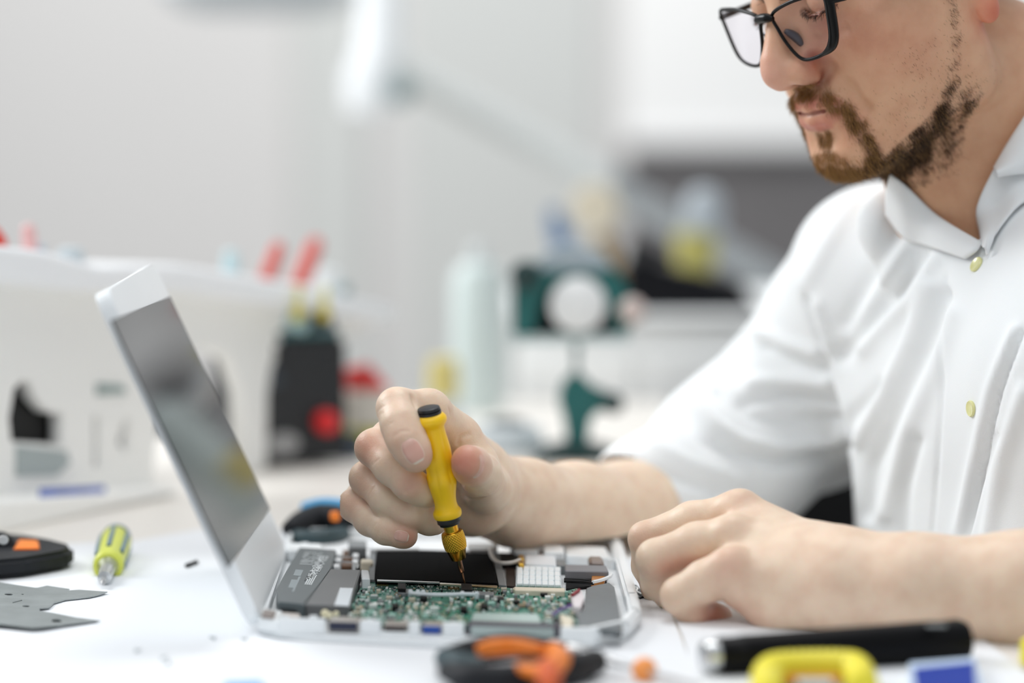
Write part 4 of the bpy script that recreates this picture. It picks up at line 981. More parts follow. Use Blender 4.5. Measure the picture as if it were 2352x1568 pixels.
# far collar leaf
patch('collar', [rowp([(2046, 398, 1.765), (2084, 428, 1.750), (2156, 497, 1.716), (2256, 560, 1.670)], .003),
                 rowp([(2038, 440, 1.758), (2074, 490, 1.738), (2140, 530, 1.706), (2243, 578, 1.662)], .009),
                 rowp([(2037, 492, 1.765), (2078, 545, 1.742), (2124, 562, 1.712), (2220, 594, 1.660)], .004)], M_shirt)
# near collar leaf: stand and turned-over fall
patch('collar', [rowp([(2352, 272, 1.616), (2284, 386, 1.628), (2246, 470, 1.640), (2254, 535, 1.640), (2258, 566, 1.640)], .006),
                 rowp([(2380, 380, 1.592), (2325, 430, 1.604), (2286, 485, 1.622), (2268, 540, 1.632), (2262, 572, 1.636)], .012),
                 rowp([(2400, 440, 1.580), (2345, 470, 1.592), (2312, 505, 1.610), (2280, 552, 1.625), (2264, 586, 1.632)], .006)], M_shirt)
patch('collar', [rowp([(2385, 215, 1.6), (2352, 270, 1.6), (2312, 336, 1.61), (2285, 386, 1.62)], .007),
                 rowp([(2420, 300, 1.6), (2380, 345, 1.6), (2330, 375, 1.603), (2288, 396, 1.618)], .018),
                 rowp([(2440, 420, 1.575), (2390, 400, 1.580), (2335, 398, 1.603), (2290, 404, 1.618)], .016)], M_shirt)
# buttons
M_but = mat('pearl_yellow_button', srgb(226, 224, 160), .25, coat=.5)
for px, py in ((2244, 608), (2232, 938)):
    loc, nrm = hit(px, py)
    if loc is None: continue
    Mb = frame_z(loc+nrm*.0002, loc+nrm*.01)
    b_o = obj('button', lathe([(-.001, .0044), (.0008, .0047), (.0014, .0042), (.0011, .0030), (.0009, .001)], 28, None, Mb), M_but, person, smooth=True)
# trousers, far below the picture but under him
tr = Field([-.12, 1.42, -.75], [.58, 1.98, -.12], .009)
tr.cone((.44, 1.80, -.20), (.44, 1.60, -.20), .115, .115, .05)
for yy in (1.80, 1.60):
    tr.chain([((.42, yy, -.215), .095), ((.03, yy, -.21), .070), ((.06, yy, -.66), .050)], .05)
V, F = tr.mesh(1); V = smooth_mesh(V, F, 2); me = np_mesh('trousers', V, F, [mat('black_trousers', srgb(26, 26, 30), .9)]); o = bpy.data.objects.new('trousers', me); link(o, person); o.matrix_parent_inverse = Matrix.Translation(-person.location)
for yy in (1.80, 1.60): obj('shoe', prism([(x_+.03, y_+yy) for x_, y_ in rrect(.26, .09, .04)], -.75, -.69, .02, 3), M_black, person, smooth=True)
st = thing('stool', 'round black stool under the seated man', 'stool', loc=(.44, 1.70, -.75))
obj('seat', lathe([(-.345, .17), (-.335, .19), (-.31, .19), (-.30, .17)], 40, None, Matrix.Translation((.44, 1.70, 0))), M_black, st, smooth=True)
obj('column', lathe([(-.70, .03), (-.345, .03)], 20, None, Matrix.Translation((.44, 1.70, 0))), M_steel, st, smooth=True)
obj('base', lathe([(-.75, .19), (-.735, .19), (-.70, .04)], 40, None, Matrix.Translation((.44, 1.70, 0))), M_black, st, smooth=True)
# ------------------------------------------------------------------ tools lying around the laptop
M_org = mat('orange_grip', srgb(240, 128, 20), .45)
M_dk = mat('dark_rubber_grip', srgb(15, 18, 24), .55, spec=.3)
M_dkt = mat('dark_teal_grip', srgb(44, 66, 72), .5)
M_sil = mat('satin_steel', srgb(200, 200, 200), .3, metal=1.)
def Z(px, py, z): return at_z(px, py, z)
def cyl(name, a, b, prof, m, parent, n=32, sm=True, rfun=None, label=None):
    return obj(name, lathe(prof, n, None, frame_z(a, b), True, rfun), m, parent, smooth=sm, label=label)
# front pliers, black with orange inlays
t = thing('pliers', 'black pliers with orange inlays lying in front of the laptop', 'pliers', loc=tuple(Z(1190, 1530, 0)))
def handle_bar(pts, zs, rs, m, name, parent, flat=1., n=14):
    P_ = spline([(*Z(x, y, z)[:3], r) for (x, y), z, r in zip(pts, zs, rs)], 6)
    return obj(name, tube([Vector(p[:3]) for p in P_], [float(p[3]) for p in P_], n, flat=flat), m, parent, smooth='all')
h1 = handle_bar([(1012, 1508), (1060, 1500), (1120, 1488), (1180, 1482), (1230, 1490), (1300, 1500)], [.008]*6, [.0035, .0055, .0062, .0060, .0060, .0050], M_dk, 'grip', t)
handle_bar([(1096, 1494), (1130, 1487), (1180, 1484), (1235, 1490), (1262, 1494)], [.0125, .0140, .0140, .0135, .012], [.0030, .0042, .0040, .0030, .0022], M_org, 'inlay', h1)
h2 = handle_bar([(1020, 1540), (1080, 1556), (1160, 1560), (1240, 1552), (1310, 1538), (1370, 1518)], [.008]*6, [.0040, .0070, .0075, .0075, .0075, .0060], M_dk, 'grip', t)
handle_bar([(1180, 1532), (1230, 1540), (1262, 1535), (1285, 1512), (1270, 1492)], [.0130, .0140, .0150, .0140, .0125], [.0022, .0034, .0050, .0055, .0040], M_org, 'inlay', h2)
handle_bar([(1256, 1530), (1262, 1552), (1256, 1580)], [.014, .0155, .013], [.0045, .0055, .004], mat('deep_orange_grip', srgb(206, 84, 18), .5), 'inlay', h2)
handle_bar([(1020, 1512), (1060, 1528), (1110, 1532)], [.009]*3, [.005, .0062, .005], M_dkt, 'grip_web', t)
handle_bar([(1300, 1495), (1345, 1502), (1400, 1518), (1452, 1532)], [.0085, .008, .0075, .007], [.0045, .0036, .0024, .0014], M_sil, 'jaw', t)
# orange tipped probe beside the pliers
t = thing('probe_tip', 'small orange ball cap on a thin steel probe in front of the laptop', 'cap', loc=tuple(Z(1480, 1545, 0)))
bm = bmesh.new(); c = Z(1480, 1538, .0062); bmesh.ops.create_uvsphere(bm, u_segments=24, v_segments=16, radius=.0060, matrix=Matrix.Translation(c)); obj('ball_cap', bm, mat('soft_orange', srgb(250, 160, 84), .5), t, smooth='all')
cyl('probe_rod', Z(1495, 1545, .0058), Z(1600, 1572, .004), [(0, .0014), (.03, .0010)], M_sil, t, 10)
# black torch
a, b = Z(1648, 1506, .0100), Z(2222, 1470, .0103); L_t = (b-a).length
t = thing('flashlight', 'black cylindrical torch with a bright steel end lying under the forearm', 'flashlight', loc=tuple(a))
cyl('barrel', a, b, [(0, .0078), (.001, .0090), (.012, .0092), (.0125, .0096), (L_t*.5, .0100), (L_t*.86, .0106), (L_t*.87, .0102), (L_t*.96, .0108), (L_t*.99, .0092), (L_t, .0060)], mat('satin_black_metal', srgb(5, 5, 7), .4, spec=.15), t, 48)
cyl('steel_cap', Z(1612, 1508, .0100), a, [(0, .0058), (.001, .0074), (.0050, .0080), (.0055, .0070), (.0080, .0070)], M_steel, t, 40)
p = Z(2150, 1452, .0170); obj('switch', box(p.x, p.y-.001, .0202, .010, .004, .0012, .0005), mat('grey_mark', srgb(110, 114, 114), .5), t)
# yellow ribbed handle of a tool case
t = thing('ribbed_handle', 'yellow ribbed carry handle at the bottom edge in front of the black torch', 'handle', loc=tuple(Z(1868, 1560, 0)))
bm = bmesh.new(); M_y2 = mat('bright_yellow_plastic', srgb(240, 226, 60), .4)
hp = spline([tuple(Z(x, y, z)) for x, y, z in ((1762, 1600, .007), (1762, 1556, .0085), (1785, 1534, .0095), (1868, 1528, .0095), (1950, 1530, .0095), (1974, 1548, .0085), (1980, 1580, .007))], 14)
tube([Vector(p) for p in hp], [.0072+.0005*math.cos(i*2.2) for i in range(len(hp))], 18, bm)
obj('grip_bar', bm, M_y2, t, smooth='all')
cyl('orange_pin', Z(1800, 1560, .006), Z(1930, 1560, .006), [(0, .0026), (.026, .0026)], mat('amber_plastic', srgb(222, 150, 20), .5), t, 16)
cyl('grey_pin', Z(1830, 1580, .006), Z(1900, 1580, .006), [(0, .0045), (.016, .0045)], mat('grey_steel_pin', srgb(170, 180, 178), .4, metal=.5), t, 16)
# blue and white box
t = thing('blue_box', 'white paper box with blue side panel at the bottom edge under the torch end', 'box', loc=tuple(Z(2170, 1560, 0)))
obj('carton', prism(pz([(2088, 1528), (2240, 1515), (2262, 1600), (2092, 1612)], .006), .0015, .0075, .0006), mat('pale_blue_card', srgb(196, 214, 236), .6), t)
obj('blue_panel', prism(pz([(2098, 1535), (2236, 1521), (2246, 1600), (2106, 1612)], .0078), .0076, .0082, .0002), mat('royal_blue_card', srgb(16, 52, 150), .6, spec=.2), t)
t = tag(obj('yellow_tub', lathe([(0, .006), (.002, .0085), (.012, .0080), (.014, .005)], 28, None, Matrix.Translation(Z(2382, 1535, 0)+Vector((0, 0, .0012)))), M_y2, None, True), 'yellow tub at the right edge in front of the left forearm', 'tub')
t = tag(obj('blue_card', prism(pz([(515, 1566), (600, 1563), (640, 1640), (500, 1640)], .0016), .0014, .0020), mat('sky_blue_card', srgb(120, 176, 226), .5)), 'light blue card corner at the bottom edge left of the pliers', 'card')
# cutter at the left edge
t = thing('cutter', 'black handled cutter with an orange inlay at the left edge beside the paper', 'cutter', loc=tuple(Z(30, 1275, 0)))
g_ = obj('grip', prism(pz([(-120, 1240), (0, 1232), (60, 1236), (120, 1246), (165, 1258), (170, 1266), (150, 1274), (60, 1290), (-120, 1306)], .010), .001, .0125, .003, 3), M_dk, t, smooth=True)
obj('inlay', prism(pz([(42, 1241), (88, 1243), (92, 1262), (30, 1263)], .0125), .0118, .0134, .0008, 2), M_org, g_, smooth=True)
cyl('pivot_cap', Z(-2, 1258, .010), Z(-2, 1258, .030), [(0, .010), (.010, .0098), (.013, .007), (.0135, .002)], M_dk, t, 32)
cyl('rivet', Z(8, 1240, .0232), Z(8, 1240, .03), [(0, .0030), (.0012, .0026), (.0016, .001)], M_sil, t, 20)
# green bit screwdriver
a = Z(237, 1337, .0040); b = Z(267, 1238, .0095)
t = thing('green_screwdriver', 'lime green screwdriver with grey grooves lying on the paper at left', 'screwdriver', loc=tuple(a))
ax = (b-a).normalized(); Lg = (b-a).length
M_lime = mat('lime_green_plastic', srgb(208, 214, 84), .4); M_gg = mat('blue_grey_rubber', srgb(104, 128, 140), .5)
FG = frame_z(a, b)
obj('bit', lathe([(-.004, .0006), (0, .0016), (.014, .0018)], 6, None, FG), M_sil, t)
obj('ferrule', lathe([(.012, .0028), (.0125, .0040), (.038, .0042), (.046, .0066)], 32, None, FG), M_steel, t, smooth=True)
def lg(t_, z, r): return r*(1-.05*max(0, math.cos(3*t_)) if z > .062 else 1)
obj('handle', lathe([(.045, .0070), (.046, .0086), (.054, .0090), (.066, .0084), (.080, .0088), (Lg-.015, .0095), (Lg-.004, .0090), (Lg, .0070)], 48, None, FG, True, lg), M_lime, t, smooth='all')
for k in range(6):
    an = math.radians(10+k*60); bm = bmesh.new(); r0 = .0090
    tube([FG @ Vector((math.cos(an)*r0*s_, math.sin(an)*r0*s_, z)) for z, s_ in ((.066, .93), (.082, .99), (Lg-.030, 1.02), (Lg-.008, 1.0))], .0015, 8, bm); obj('groove_inlay', bm, M_gg, t, smooth=True)
obj('end_cap', lathe([(Lg-.004, .0094), (Lg+.004, .0088), (Lg+.006, .006)], 32, None, FG), M_gg, t, smooth=True)
# thin grey metal plate with drilled holes
def sheet_metal(name, outline, holes, z, th, m, label, cat, lift):
    cu = bpy.data.curves.new(name, 'CURVE'); cu.dimensions = '2D'; cu.fill_mode = 'BOTH'; cu.extrude = th/2
    for poly in [outline]+holes:
        P_ = pz(poly, z); sp_ = cu.splines.new('POLY'); sp_.points.add(len(P_)-1); sp_.use_cyclic_u = True
        for q_, (x, y) in zip(sp_.points, P_): q_.co = (x, y, 0, 1)
    o = bpy.data.objects.new(name, cu); COL.objects.link(o); me = bpy.data.meshes.new_from_object(o); bpy.data.objects.remove(o)
    bm = bmesh.new(); bm.from_mesh(me); bmesh.ops.triangulate(bm, faces=bm.faces); bmesh.ops.subdivide_edges(bm, edges=bm.edges[:], cuts=3, use_grid_fill=True)
    for v in bm.verts: v.co.z += z+lift(v.co.x, v.co.y)
    o = obj(name, bm, m, None); return tag(o, label, cat)
def hole(x, y, rx, ry): return [(x+rx*math.cos(a_), y+ry*math.sin(a_)) for a_ in np.linspace(0, 2*math.pi, 14, endpoint=False)]
M_foil = mat('dull_grey_metal', srgb(150, 156, 156), .42, metal=.45, bump=.4, bscale=140, var=.12, vscale=60)
pt0 = Z(240, 1362, .002)
sheet_metal('metal_plate', [(-160, 1322), (0, 1339), (80, 1350), (86, 1350), (108, 1345), (160, 1353), (155, 1356.5), (182, 1355), (247, 1361), (228, 1367), (205, 1372), (150, 1378), (124, 1386), (112, 1398), (92, 1400), (90, 1406), (125, 1411), (175, 1420), (230, 1426), (150, 1438), (95, 1447), (74, 1449), (0, 1441), (-160, 1430)],
            [hole(20, 1368, 10, 2.2), hole(60, 1396, 9, 2), hole(130, 1430, 12, 4), [(28, 1388), (50, 1381), (52, 1382.5), (30, 1389.5)], hole(52, 1367, 3, 1)], .0012, .0005, M_foil,
            'torn grey metal shield plate with small holes lying at left on the paper', 'plate', lambda x, y: .0009*math.sin(x*38+y*21)+.0009)
tag(obj('black_chip', prism(pz([(424, 1296), (452, 1286), (456, 1289), (430, 1299)], .002), .0006, .0024, .0003), M_black), 'tiny black chip on the paper between green screwdriver and laptop lid', 'chip')
for i, (x, y) in enumerate([(312, 1494), (372, 1512), (386, 1524), (492, 1466), (566, 1468)]):
    tag(obj('tiny_screw', lathe([(0, .0012), (.0006, .0012), (.0007, .0006), (.0030, .0005)], 12, None, Matrix.Translation(Z(x, y, .0012)) @ Matrix.Rotation(1.2+i, 4, 'Z') @ Matrix.Rotation(1.3, 4, 'X')), mat('pale_screw', srgb(196, 202, 204), .5, metal=.3), None, True), ['tiny pale screw on the paper, leftmost of five', 'tiny pale screw on the paper, left of the close pair', 'tiny pale screw on the paper, right of the close pair', 'tiny pale screw on the paper near the bottom of the laptop lid', 'tiny pale screw on the paper touching the laptop case corner'][i], 'screw', 'tiny screws on the paper')
# small black part beside the laptop corner
t = thing('ribbon_part', 'small black part with a white curl between the laptop corner and the fist', 'part', loc=tuple(Z(1455, 1358, 0)))
obj('film', prism(pz([(1437, 1345), (1462, 1343), (1486, 1366), (1470, 1372), (1448, 1368)], .002), .0012, .0022, .0003), mat('black_blue_film', srgb(46, 54, 60), .5), t)
bm = bmesh.new(); tube([Vector(v) for v in spline([tuple(Z(x, y, .003)) for x, y in ((1452, 1347), (1464, 1350), (1462, 1357), (1474, 1364))], 5)], .0006, 8, bm); obj('curl', bm, M_white, t, smooth=True)
# tool behind the laptop: dark grip, blue and orange
t = thing('blue_pliers', 'dark handled tool with blue and orange trim behind the laptop corner', 'pliers', loc=tuple(Z(730, 1215, 0)))
handle_bar([(662, 1214), (690, 1205), (730, 1196), (775, 1198), (800, 1205)], [.012]*5, [.0045, .0085, .0110, .0105, .0060], M_dk, 'grip', t)
handle_bar([(668, 1225), (700, 1238), (760, 1236), (790, 1225)], [.007]*4, [.0035, .0060, .0065, .0050], M_dkt, 'grip', t)
handle_bar([(696, 1172), (740, 1166), (790, 1168)], [.016, .018, .018], [.0050, .0065, .0060], mat('trim_blue', srgb(60, 160, 214), .45), 'blue_trim', t)
handle_bar([(762, 1186), (776, 1185)], [.0225, .0225], [.0032, .0032], M_org, 'orange_trim', t)
# ------------------------------------------------------------------ out of focus things behind
# white moulded tool rack: one long curved body on legs
RA = at(0, 1200, 1.875); RB = at(600, 1085, 2.17); rd = Vector((RB.x-RA.x, RB.y-RA.y, 0)).normalized(); rn = Vector((rd.y, -rd.x, 0))
RM = Matrix((rd, Vector((0, 0, 1)), rn)).transposed().to_4x4(); RM.translation = Vector((RA.x, RA.y, 0)); RI = RM.inverted()
def on_rack(px, py):
    o_ = Vector((0, 0, CAM_H)); d = at(px, py, 1.)-o_; o2 = RI @ o_; d2 = RI.to_3x3() @ d; q_ = o2+d2*(-o2.z/d2.z); return (q_.x, q_.y)
rack = thing('tool_rack', 'large white moulded tool rack with dark openings behind the laptop lid', 'rack', loc=(RA.x, RA.y, 0))
M_rack = mat('rack_white', srgb(246, 246, 243), .45)
def rack_plate(name, outline, holes, z0, th, bev, m, parent):
    cu = bpy.data.curves.new(name, 'CURVE'); cu.dimensions = '2D'; cu.fill_mode = 'BOTH'; cu.extrude = th/2; cu.bevel_depth = bev; cu.bevel_resolution = 2
    for poly, cl in [outline]+holes:
        P_ = [(a_, max(.0025, b_)) for a_, b_ in (on_rack(*q_) for q_ in poly)]
        if cl: P_ = spline(P_, 6, True)
        sp_ = cu.splines.new('POLY'); sp_.points.add(len(P_)-1); sp_.use_cyclic_u = True
        for q_, p_ in zip(sp_.points, P_): q_.co = (p_[0], p_[1], 0, 1)
    o = bpy.data.objects.new(name, cu); COL.objects.link(o); me = bpy.data.meshes.new_from_object(o); bpy.data.objects.remove(o)
    bm = bmesh.new(); bm.from_mesh(me); bm.transform(RM @ Matrix.Translation((0, 0, z0))); return obj(name, bm, m, parent)
top = [(-260, 560), (-100, 572), (20, 590), (130, 622), (215, 628), (330, 618), (480, 640), (640, 668), (760, 695), (820, 712), (838, 735), (815, 758), (740, 778), (660, 800), (610, 830), (598, 900), (596, 1084), (548, 1092), (543, 900), (515, 820), (460, 790), (400, 820), (352, 920), (338, 1050), (334, 1168), (325, 1204), (-260, 1236)]
rack_plate('front_panel', (top, False), [([(2, 960), (14, 890), (34, 866), (56, 872), (72, 912), (96, 938), (132, 944), (133, 1028), (8, 1018)], False),
    ([(198, 948), (214, 948), (218, 1078), (196, 1078)], False), ([(268, 965), (284, 950), (280, 1050), (252, 1020)], False)], 0, .008, .002, M_rack, rack)
rack_plate('dark_inner_panel', ([(-30, 840), (300, 840), (300, 1110), (-30, 1110)], False), [], -.010, .003, 0, mat('rack_inner_black', srgb(8, 9, 9), .7), rack)
rack_plate('top_tray', ([(-260, 556), (20, 588), (140, 622), (330, 617), (640, 667), (825, 714), (825, 728), (640, 700), (330, 655), (100, 655), (-260, 610)], False), [], -.010, .075, .004, mat('rack_top_white', srgb(246, 248, 250), .4), rack)
rack_plate('foot_bar', ([(-200, 1165), (326, 1165), (328, 1206), (-200, 1240)], False), [], .004, .045, .004, M_rack, rack)
rack_plate('grey_insert', ([(18, 1022), (132, 1034), (140, 1062), (110, 1090), (18, 1092)], False), [], .0065, .003, 0, mat('grey_insert', srgb(168, 178, 178), .5), rack)
rack_plate('grey_insert', ([(204, 880), (262, 884), (270, 902), (204, 906)], False), [], .0065, .003, 0, mat('grey_green_insert', srgb(150, 166, 164), .5), rack)
rack_plate('blue_label', ([(14, 1116), (164, 1110), (166, 1146), (12, 1146)], False), [], .0275, .001, 0, mat('label_blue', srgb(98, 118, 190), .6, var=.25, vscale=60), rack)
rack_plate('arch_dark_block', ([(452, 800), (500, 800), (528, 860), (532, 1010), (500, 1010), (455, 900)], False), [], -.06, .02, 0, mat('black_green', srgb(28, 40, 40), .6), rack)  # block of its own black-green colour behind the arch
M_red = mat('red_grip', srgb(204, 92, 82), .5)
def rp(px, py, z=0.): x, y = on_rack(px, py); return RM @ Vector((x, y, z))
def rack_tool(name, label, cat, a, b, r, m, shaft=True, z=-.01, group=None, r2=None):
    A_, B_ = rp(*a, z), rp(*b, z); t = thing(name, label, cat, group, tuple(A_)); L_ = (B_-A_).length
    obj('grip', lathe([(0, r*.7), (L_*.08, r), (L_*.5, r*1.05), (L_*.92, r2 or r*.9), (L_, (r2 or r)*.5)], 20, None, frame_z(A_, B_)), m, t, smooth=True)
    if shaft: obj('shaft', lathe([(-.05, .0025), (0, .003)], 10, None, frame_z(A_, B_)), M_steel, t)
    return t
rack_tool('red_pliers', 'red handled tool standing in the white rack, left of the tilted pair', 'tool', (632, 655), (668, 560), .0058, M_red)
rack_tool('red_pliers', 'red handled tool standing in the white rack, right of the tilted pair', 'tool', (708, 662), (754, 550), .0068, M_red)
rack_tool('red_driver', 'red pointed grip at the far left end of the white rack', 'tool', (18, 585), (10, 520), .0080, mat('deep_red_grip', srgb(214, 60, 44), .5), r2=.004)
rack_tool('pink_driver', 'pale pink grip in the white rack beside the deep red one', 'tool', (100, 600), (92, 515), .0050, mat('pale_pink_grip', srgb(226, 180, 178), .5))
rack_tool('blue_grey_driver', 'blue grey grip in the white rack at left behind the pink one', 'tool', (118, 622), (112, 560), .0062, mat('blue_grey_grip', srgb(176, 188, 198), .5))
rack_tool('grey_jar', 'pale grey jar on top of the white rack left of the laptop lid', 'jar', (190, 640), (190, 568), .0095, mat('pale_grey_jar', srgb(190, 200, 204), .5), shaft=False)
rack_tool('cyan_driver', 'pale cyan grip standing in the middle of the white rack', 'tool', (556, 650), (556, 575), .0062, mat('pale_cyan_grip', srgb(190, 214, 218), .5))
rack_tool('white_jar', 'small white jar on the right end of the rack', 'jar', (775, 690), (780, 618), .0105, mat('white_jar', srgb(226, 234, 234), .4), shaft=False)
rack_tool('dark_jar', 'small grey green jar at the right end of the rack', 'jar', (800, 685), (822, 662), .0048, mat('grey_green_knob', srgb(110, 136, 138), .5), shaft=False)
rack_tool('teal_grip', 'short grey teal stub behind the top of the laptop lid', 'knob', (388, 632), (392, 612), .0045, mat('grey_teal', srgb(150, 172, 178), .5), shaft=False)
for i, x in enumerate((594, 655)):
    t = thing('yellow_clip', ('left' if i == 0 else 'right')+' yellow clip hooked over the front edge of the white rack', 'clip', 'yellow clips on the rack', tuple(rp(x, 690, .04)))
    a = rp(x, 655, .036); b = rp(x, 700, .036); c = rp(x, 732, .034)
    obj('strap', tube([a, b], .0022, 10), mat('pale_yellow_clip', srgb(226, 220, 140), .5), t, smooth=True)
    obj('jaw', tube([b, (b+c)/2, c], [.0030, .0052, .0036], 14), mat('olive_yellow_clip', srgb(206, 190, 50), .5), t, smooth=True)
# black instrument with red knob
YB = 2.17; bl = at(590, 1086, YB); br = at(794, 1062, YB+.035)
t = thing('black_instrument', 'black boxy instrument with a red knob behind the laptop, beside the rack leg', 'instrument', loc=(bl.x, bl.y, 0))
zt_ = at(690, 782, YB).z; d_ = (br-bl); an_ = math.atan2(d_.y, d_.x); MB_ = Matrix.Translation((bl.x, bl.y, 0)) @ Matrix.Rotation(an_, 4, 'Z'); wb_ = Vector((d_.x, d_.y)).length
M_inst = mat('instrument_black', srgb(14, 17, 22), .45)
obj('housing', box(wb_/2-.004, .035, zt_/2+.002, wb_+.012, .07, zt_-.004, .004, 2, None, MB_), M_inst, t, smooth=True)
obj('top_plate', box(wb_/2-.004, .035, zt_+.003, wb_+.004, .066, .006, .002, 1, None, MB_), mat('dark_teal_lid', srgb(60, 100, 104), .3), t)
def front(px, py, off=-.001):
    o_ = Vector((0, 0, CAM_H)); I_ = MB_.inverted(); o2 = I_ @ o_; d2 = I_.to_3x3() @ (at(px, py, 1.)-o_); q_ = o2+d2*((off-o2.y)/d2.y); return q_
k1 = front(745, 968); k2 = front(650, 1020); k3 = front(628, 870)
def disc(name, c, r, h, m, sx=1.): return obj(name, lathe([(0, r), (h*.8, r*.95), (h, r*.7)], 28, None, MB_ @ Matrix.Translation(c) @ Matrix.Rotation(math.pi/2, 4, 'X') @ Matrix.Diagonal((sx, 1, 1, 1))), m, t, smooth=True)
disc('red_knob', k1, .0095, .010, mat('knob_red', srgb(210, 20, 26), .4)); disc('grey_badge', k2, .0095, .0015, mat('badge_grey', srgb(150, 150, 150), .5), 1.5); disc('dark_dial', k3, .0085, .003, mat('dial_blue_black', srgb(34, 44, 54), .4))
for px in (614, 680):
    p = at(px, 762, YB+.03); obj('glint_cap', lathe([(-.004, .0105), (.004, .0105), (.012, .006), (.014, .001)], 24, None, Matrix.Translation((p.x, p.y, zt_+.009))), mat('pale_teal_glint', srgb(176, 206, 208), .2, coat=.5), t, smooth=True)  # pale caps added to stand in for teal glints on the top
p = at(735, 745, YB+.05); obj('dark_cap', lathe([(-.010, .011), (.006, .010), (.012, .004)], 24, None, Matrix.Translation((p.x, p.y, zt_+.013))), mat('plum_grey', srgb(90, 84, 92), .5), t, smooth=True)
# red, white and yellow package
t = thing('paint_tin', 'white package with red top and yellow foot between instrument and raised hand', 'package', loc=tuple(at(835, 1060, 2.28)*Vector((1, 1, 0)) if False else (at(835, 1060, 2.28).x, 2.28, 0)))
px_ = at(835, 1060, 2.28).x
def band_box(name, pa, pb, ya, yb, Y, m, dep=.05): a = at(pa, yb, Y); b = at(pb, ya, Y); return obj(name, box((a.x+b.x)/2, Y+dep/2, (a.z+b.z)/2, b.x-a.x, dep, b.z-a.z, .003, 2), m, t, smooth=True)
band_box('body', 792, 905, 900, 985, 2.28, mat('package_white', srgb(222, 216, 206), .6)); band_box('yellow_foot', 786, 905, 985, 1072, 2.28, mat('package_yellow', srgb(196, 190, 20), .5), .052)
a = at(795, 905, 2.275); b = at(880, 868, 2.285); obj('red_top', tube([at(796, 880, 2.30), at(835, 868, 2.30), at(878, 905, 2.30)], [.012, .013, .008], 20), mat('package_red', srgb(216, 60, 56), .5), t, smooth=True)
t = thing('dark_tray', 'low dark blue grey tray behind the knuckles on the bench', 'tray', loc=(at(800, 1040, 2.25).x, 2.25, 0))
band_box('tray_body', 775, 830, 1000, 1078, 2.235, mat('tray_slate', srgb(74, 84, 96), .6), .03)
# yellow pot, pale bottle
def lat(name, parent, px, Y, prof, m, n=32):   # prof: (row, half width px)
    P_ = []; x = at(px, 700, Y).x
    for row, hw in prof: P_.append((at(px, row, Y).z, hw*Y/FPX))
    P_.sort(); return obj(name, lathe(P_, n, None, Matrix.Translation((x, Y, 0))), m, parent, smooth=True)
t = thing('yellow_pot', 'small mustard yellow pot standing behind the raised hand', 'pot', loc=(at(1018, 900, 2.5).x, 2.5, 0))
lat('pot', t, 1018, 2.5, [(820, 20), (826, 34), (880, 38), (915, 34)], mat('mustard', srgb(204, 190, 120), .5)); lat('pot_base', t, 1018, 2.5, [(915, 34), (930, 40), (976, 42)], mat('pot_base_grey', srgb(200, 204, 206), .5))
t = thing('pale_bottle', 'tall pale cyan bottle standing left of the teal bench stand', 'bottle', loc=(at(1095, 900, 2.62).x, 2.62, 0))
lat('bottle_body', t, 1098, 2.62, [(600, 20), (612, 48), (640, 62), (900, 62), (945, 56)], mat('pale_cyan_plastic', srgb(204, 216, 214), .35)); lat('bottle_cap', t, 1098, 2.62, [(560, 14), (575, 22), (600, 22)], mat('cap_grey_white', srgb(206, 212, 212), .4))
# dish on a white foot
t = thing('solder_dish', 'white round dish with a dark centre between raised hand and teal stand', 'dish', loc=(at(1165, 1010, 2.30).x, 2.30, 0))
lat('dish', t, 1165, 2.30, [(1052, 84), (1040, 92), (985, 80), (975, 62)], mat('dish_white', srgb(216, 224, 228), .4)); lat('dark_centre', t, 1165, 2.30, [(973, 44), (966, 44), (962, 30)], mat('dish_dark', srgb(50, 62, 66), .5))
# teal bench stand with a round lamp
YS = 2.23; t = thing('bench_stand', 'teal metal bench stand holding a round white lamp over a clamp column', 'stand', loc=(at(1320, 1050, YS).x, YS, 0))
M_teal = mat('teal_enamel', srgb(14, 98, 96), .4, var=.06, vscale=30); M_teald = mat('dark_teal_enamel', srgb(14, 50, 50), .5)
def vplate(name, poly, Y, dep, m, parent=None, bev=.002):
    P_ = [(at(x, y, Y).x, at(x, y, Y).z) for x, y in poly]; MM = Matrix(((1, 0, 0, 0), (0, 0, -1, Y+dep), (0, 1, 0, 0), (0, 0, 0, 1)))
    return obj(name, prism(P_, 0, dep, bev, 2, None, MM), m, parent if parent is not None else t, smooth=True)
vplate('arch_frame', [(1178, 770), (1178, 622), (1200, 606), (1395, 604), (1430, 640), (1462, 700), (1456, 742), (1440, 768), (1412, 768), (1408, 715), (1388, 665), (1345, 636), (1295, 634), (1252, 660), (1232, 700), (1228, 770)], YS, .05, M_teal)
vplate('dark_recess', [(1215, 766), (1215, 640), (1262, 620), (1330, 618), (1400, 640), (1415, 766)], YS+.03, .02, mat('recess_dark', srgb(24, 34, 34), .6))
c = at(1328, 700, YS-.004); obj('round_lamp', lathe([(0, .0215), (.006, .0225), (.016, .0215), (.020, .016), (.021, .004)], 36, None, Matrix.Translation((c.x, c.y+.012, c.z)) @ Matrix.Rotation(math.pi/2, 4, 'X')), mat('lamp_white', srgb(236, 238, 238), .4), t, smooth=True)
vplate('top_plate', [(1236, 622), (1246, 584), (1300, 562), (1385, 578), (1412, 618)], YS-.004, .035, mat('stand_steel', srgb(170, 184, 192), .35, metal=.5))
c = at(1207, 632, YS-.004); obj('side_screw', lathe([(0, .012), (.01, .011), (.013, .006)], 24, None, Matrix.Translation(c) @ Matrix.Rotation(math.pi/2, 4, 'X')), M_teald, t, smooth=True)
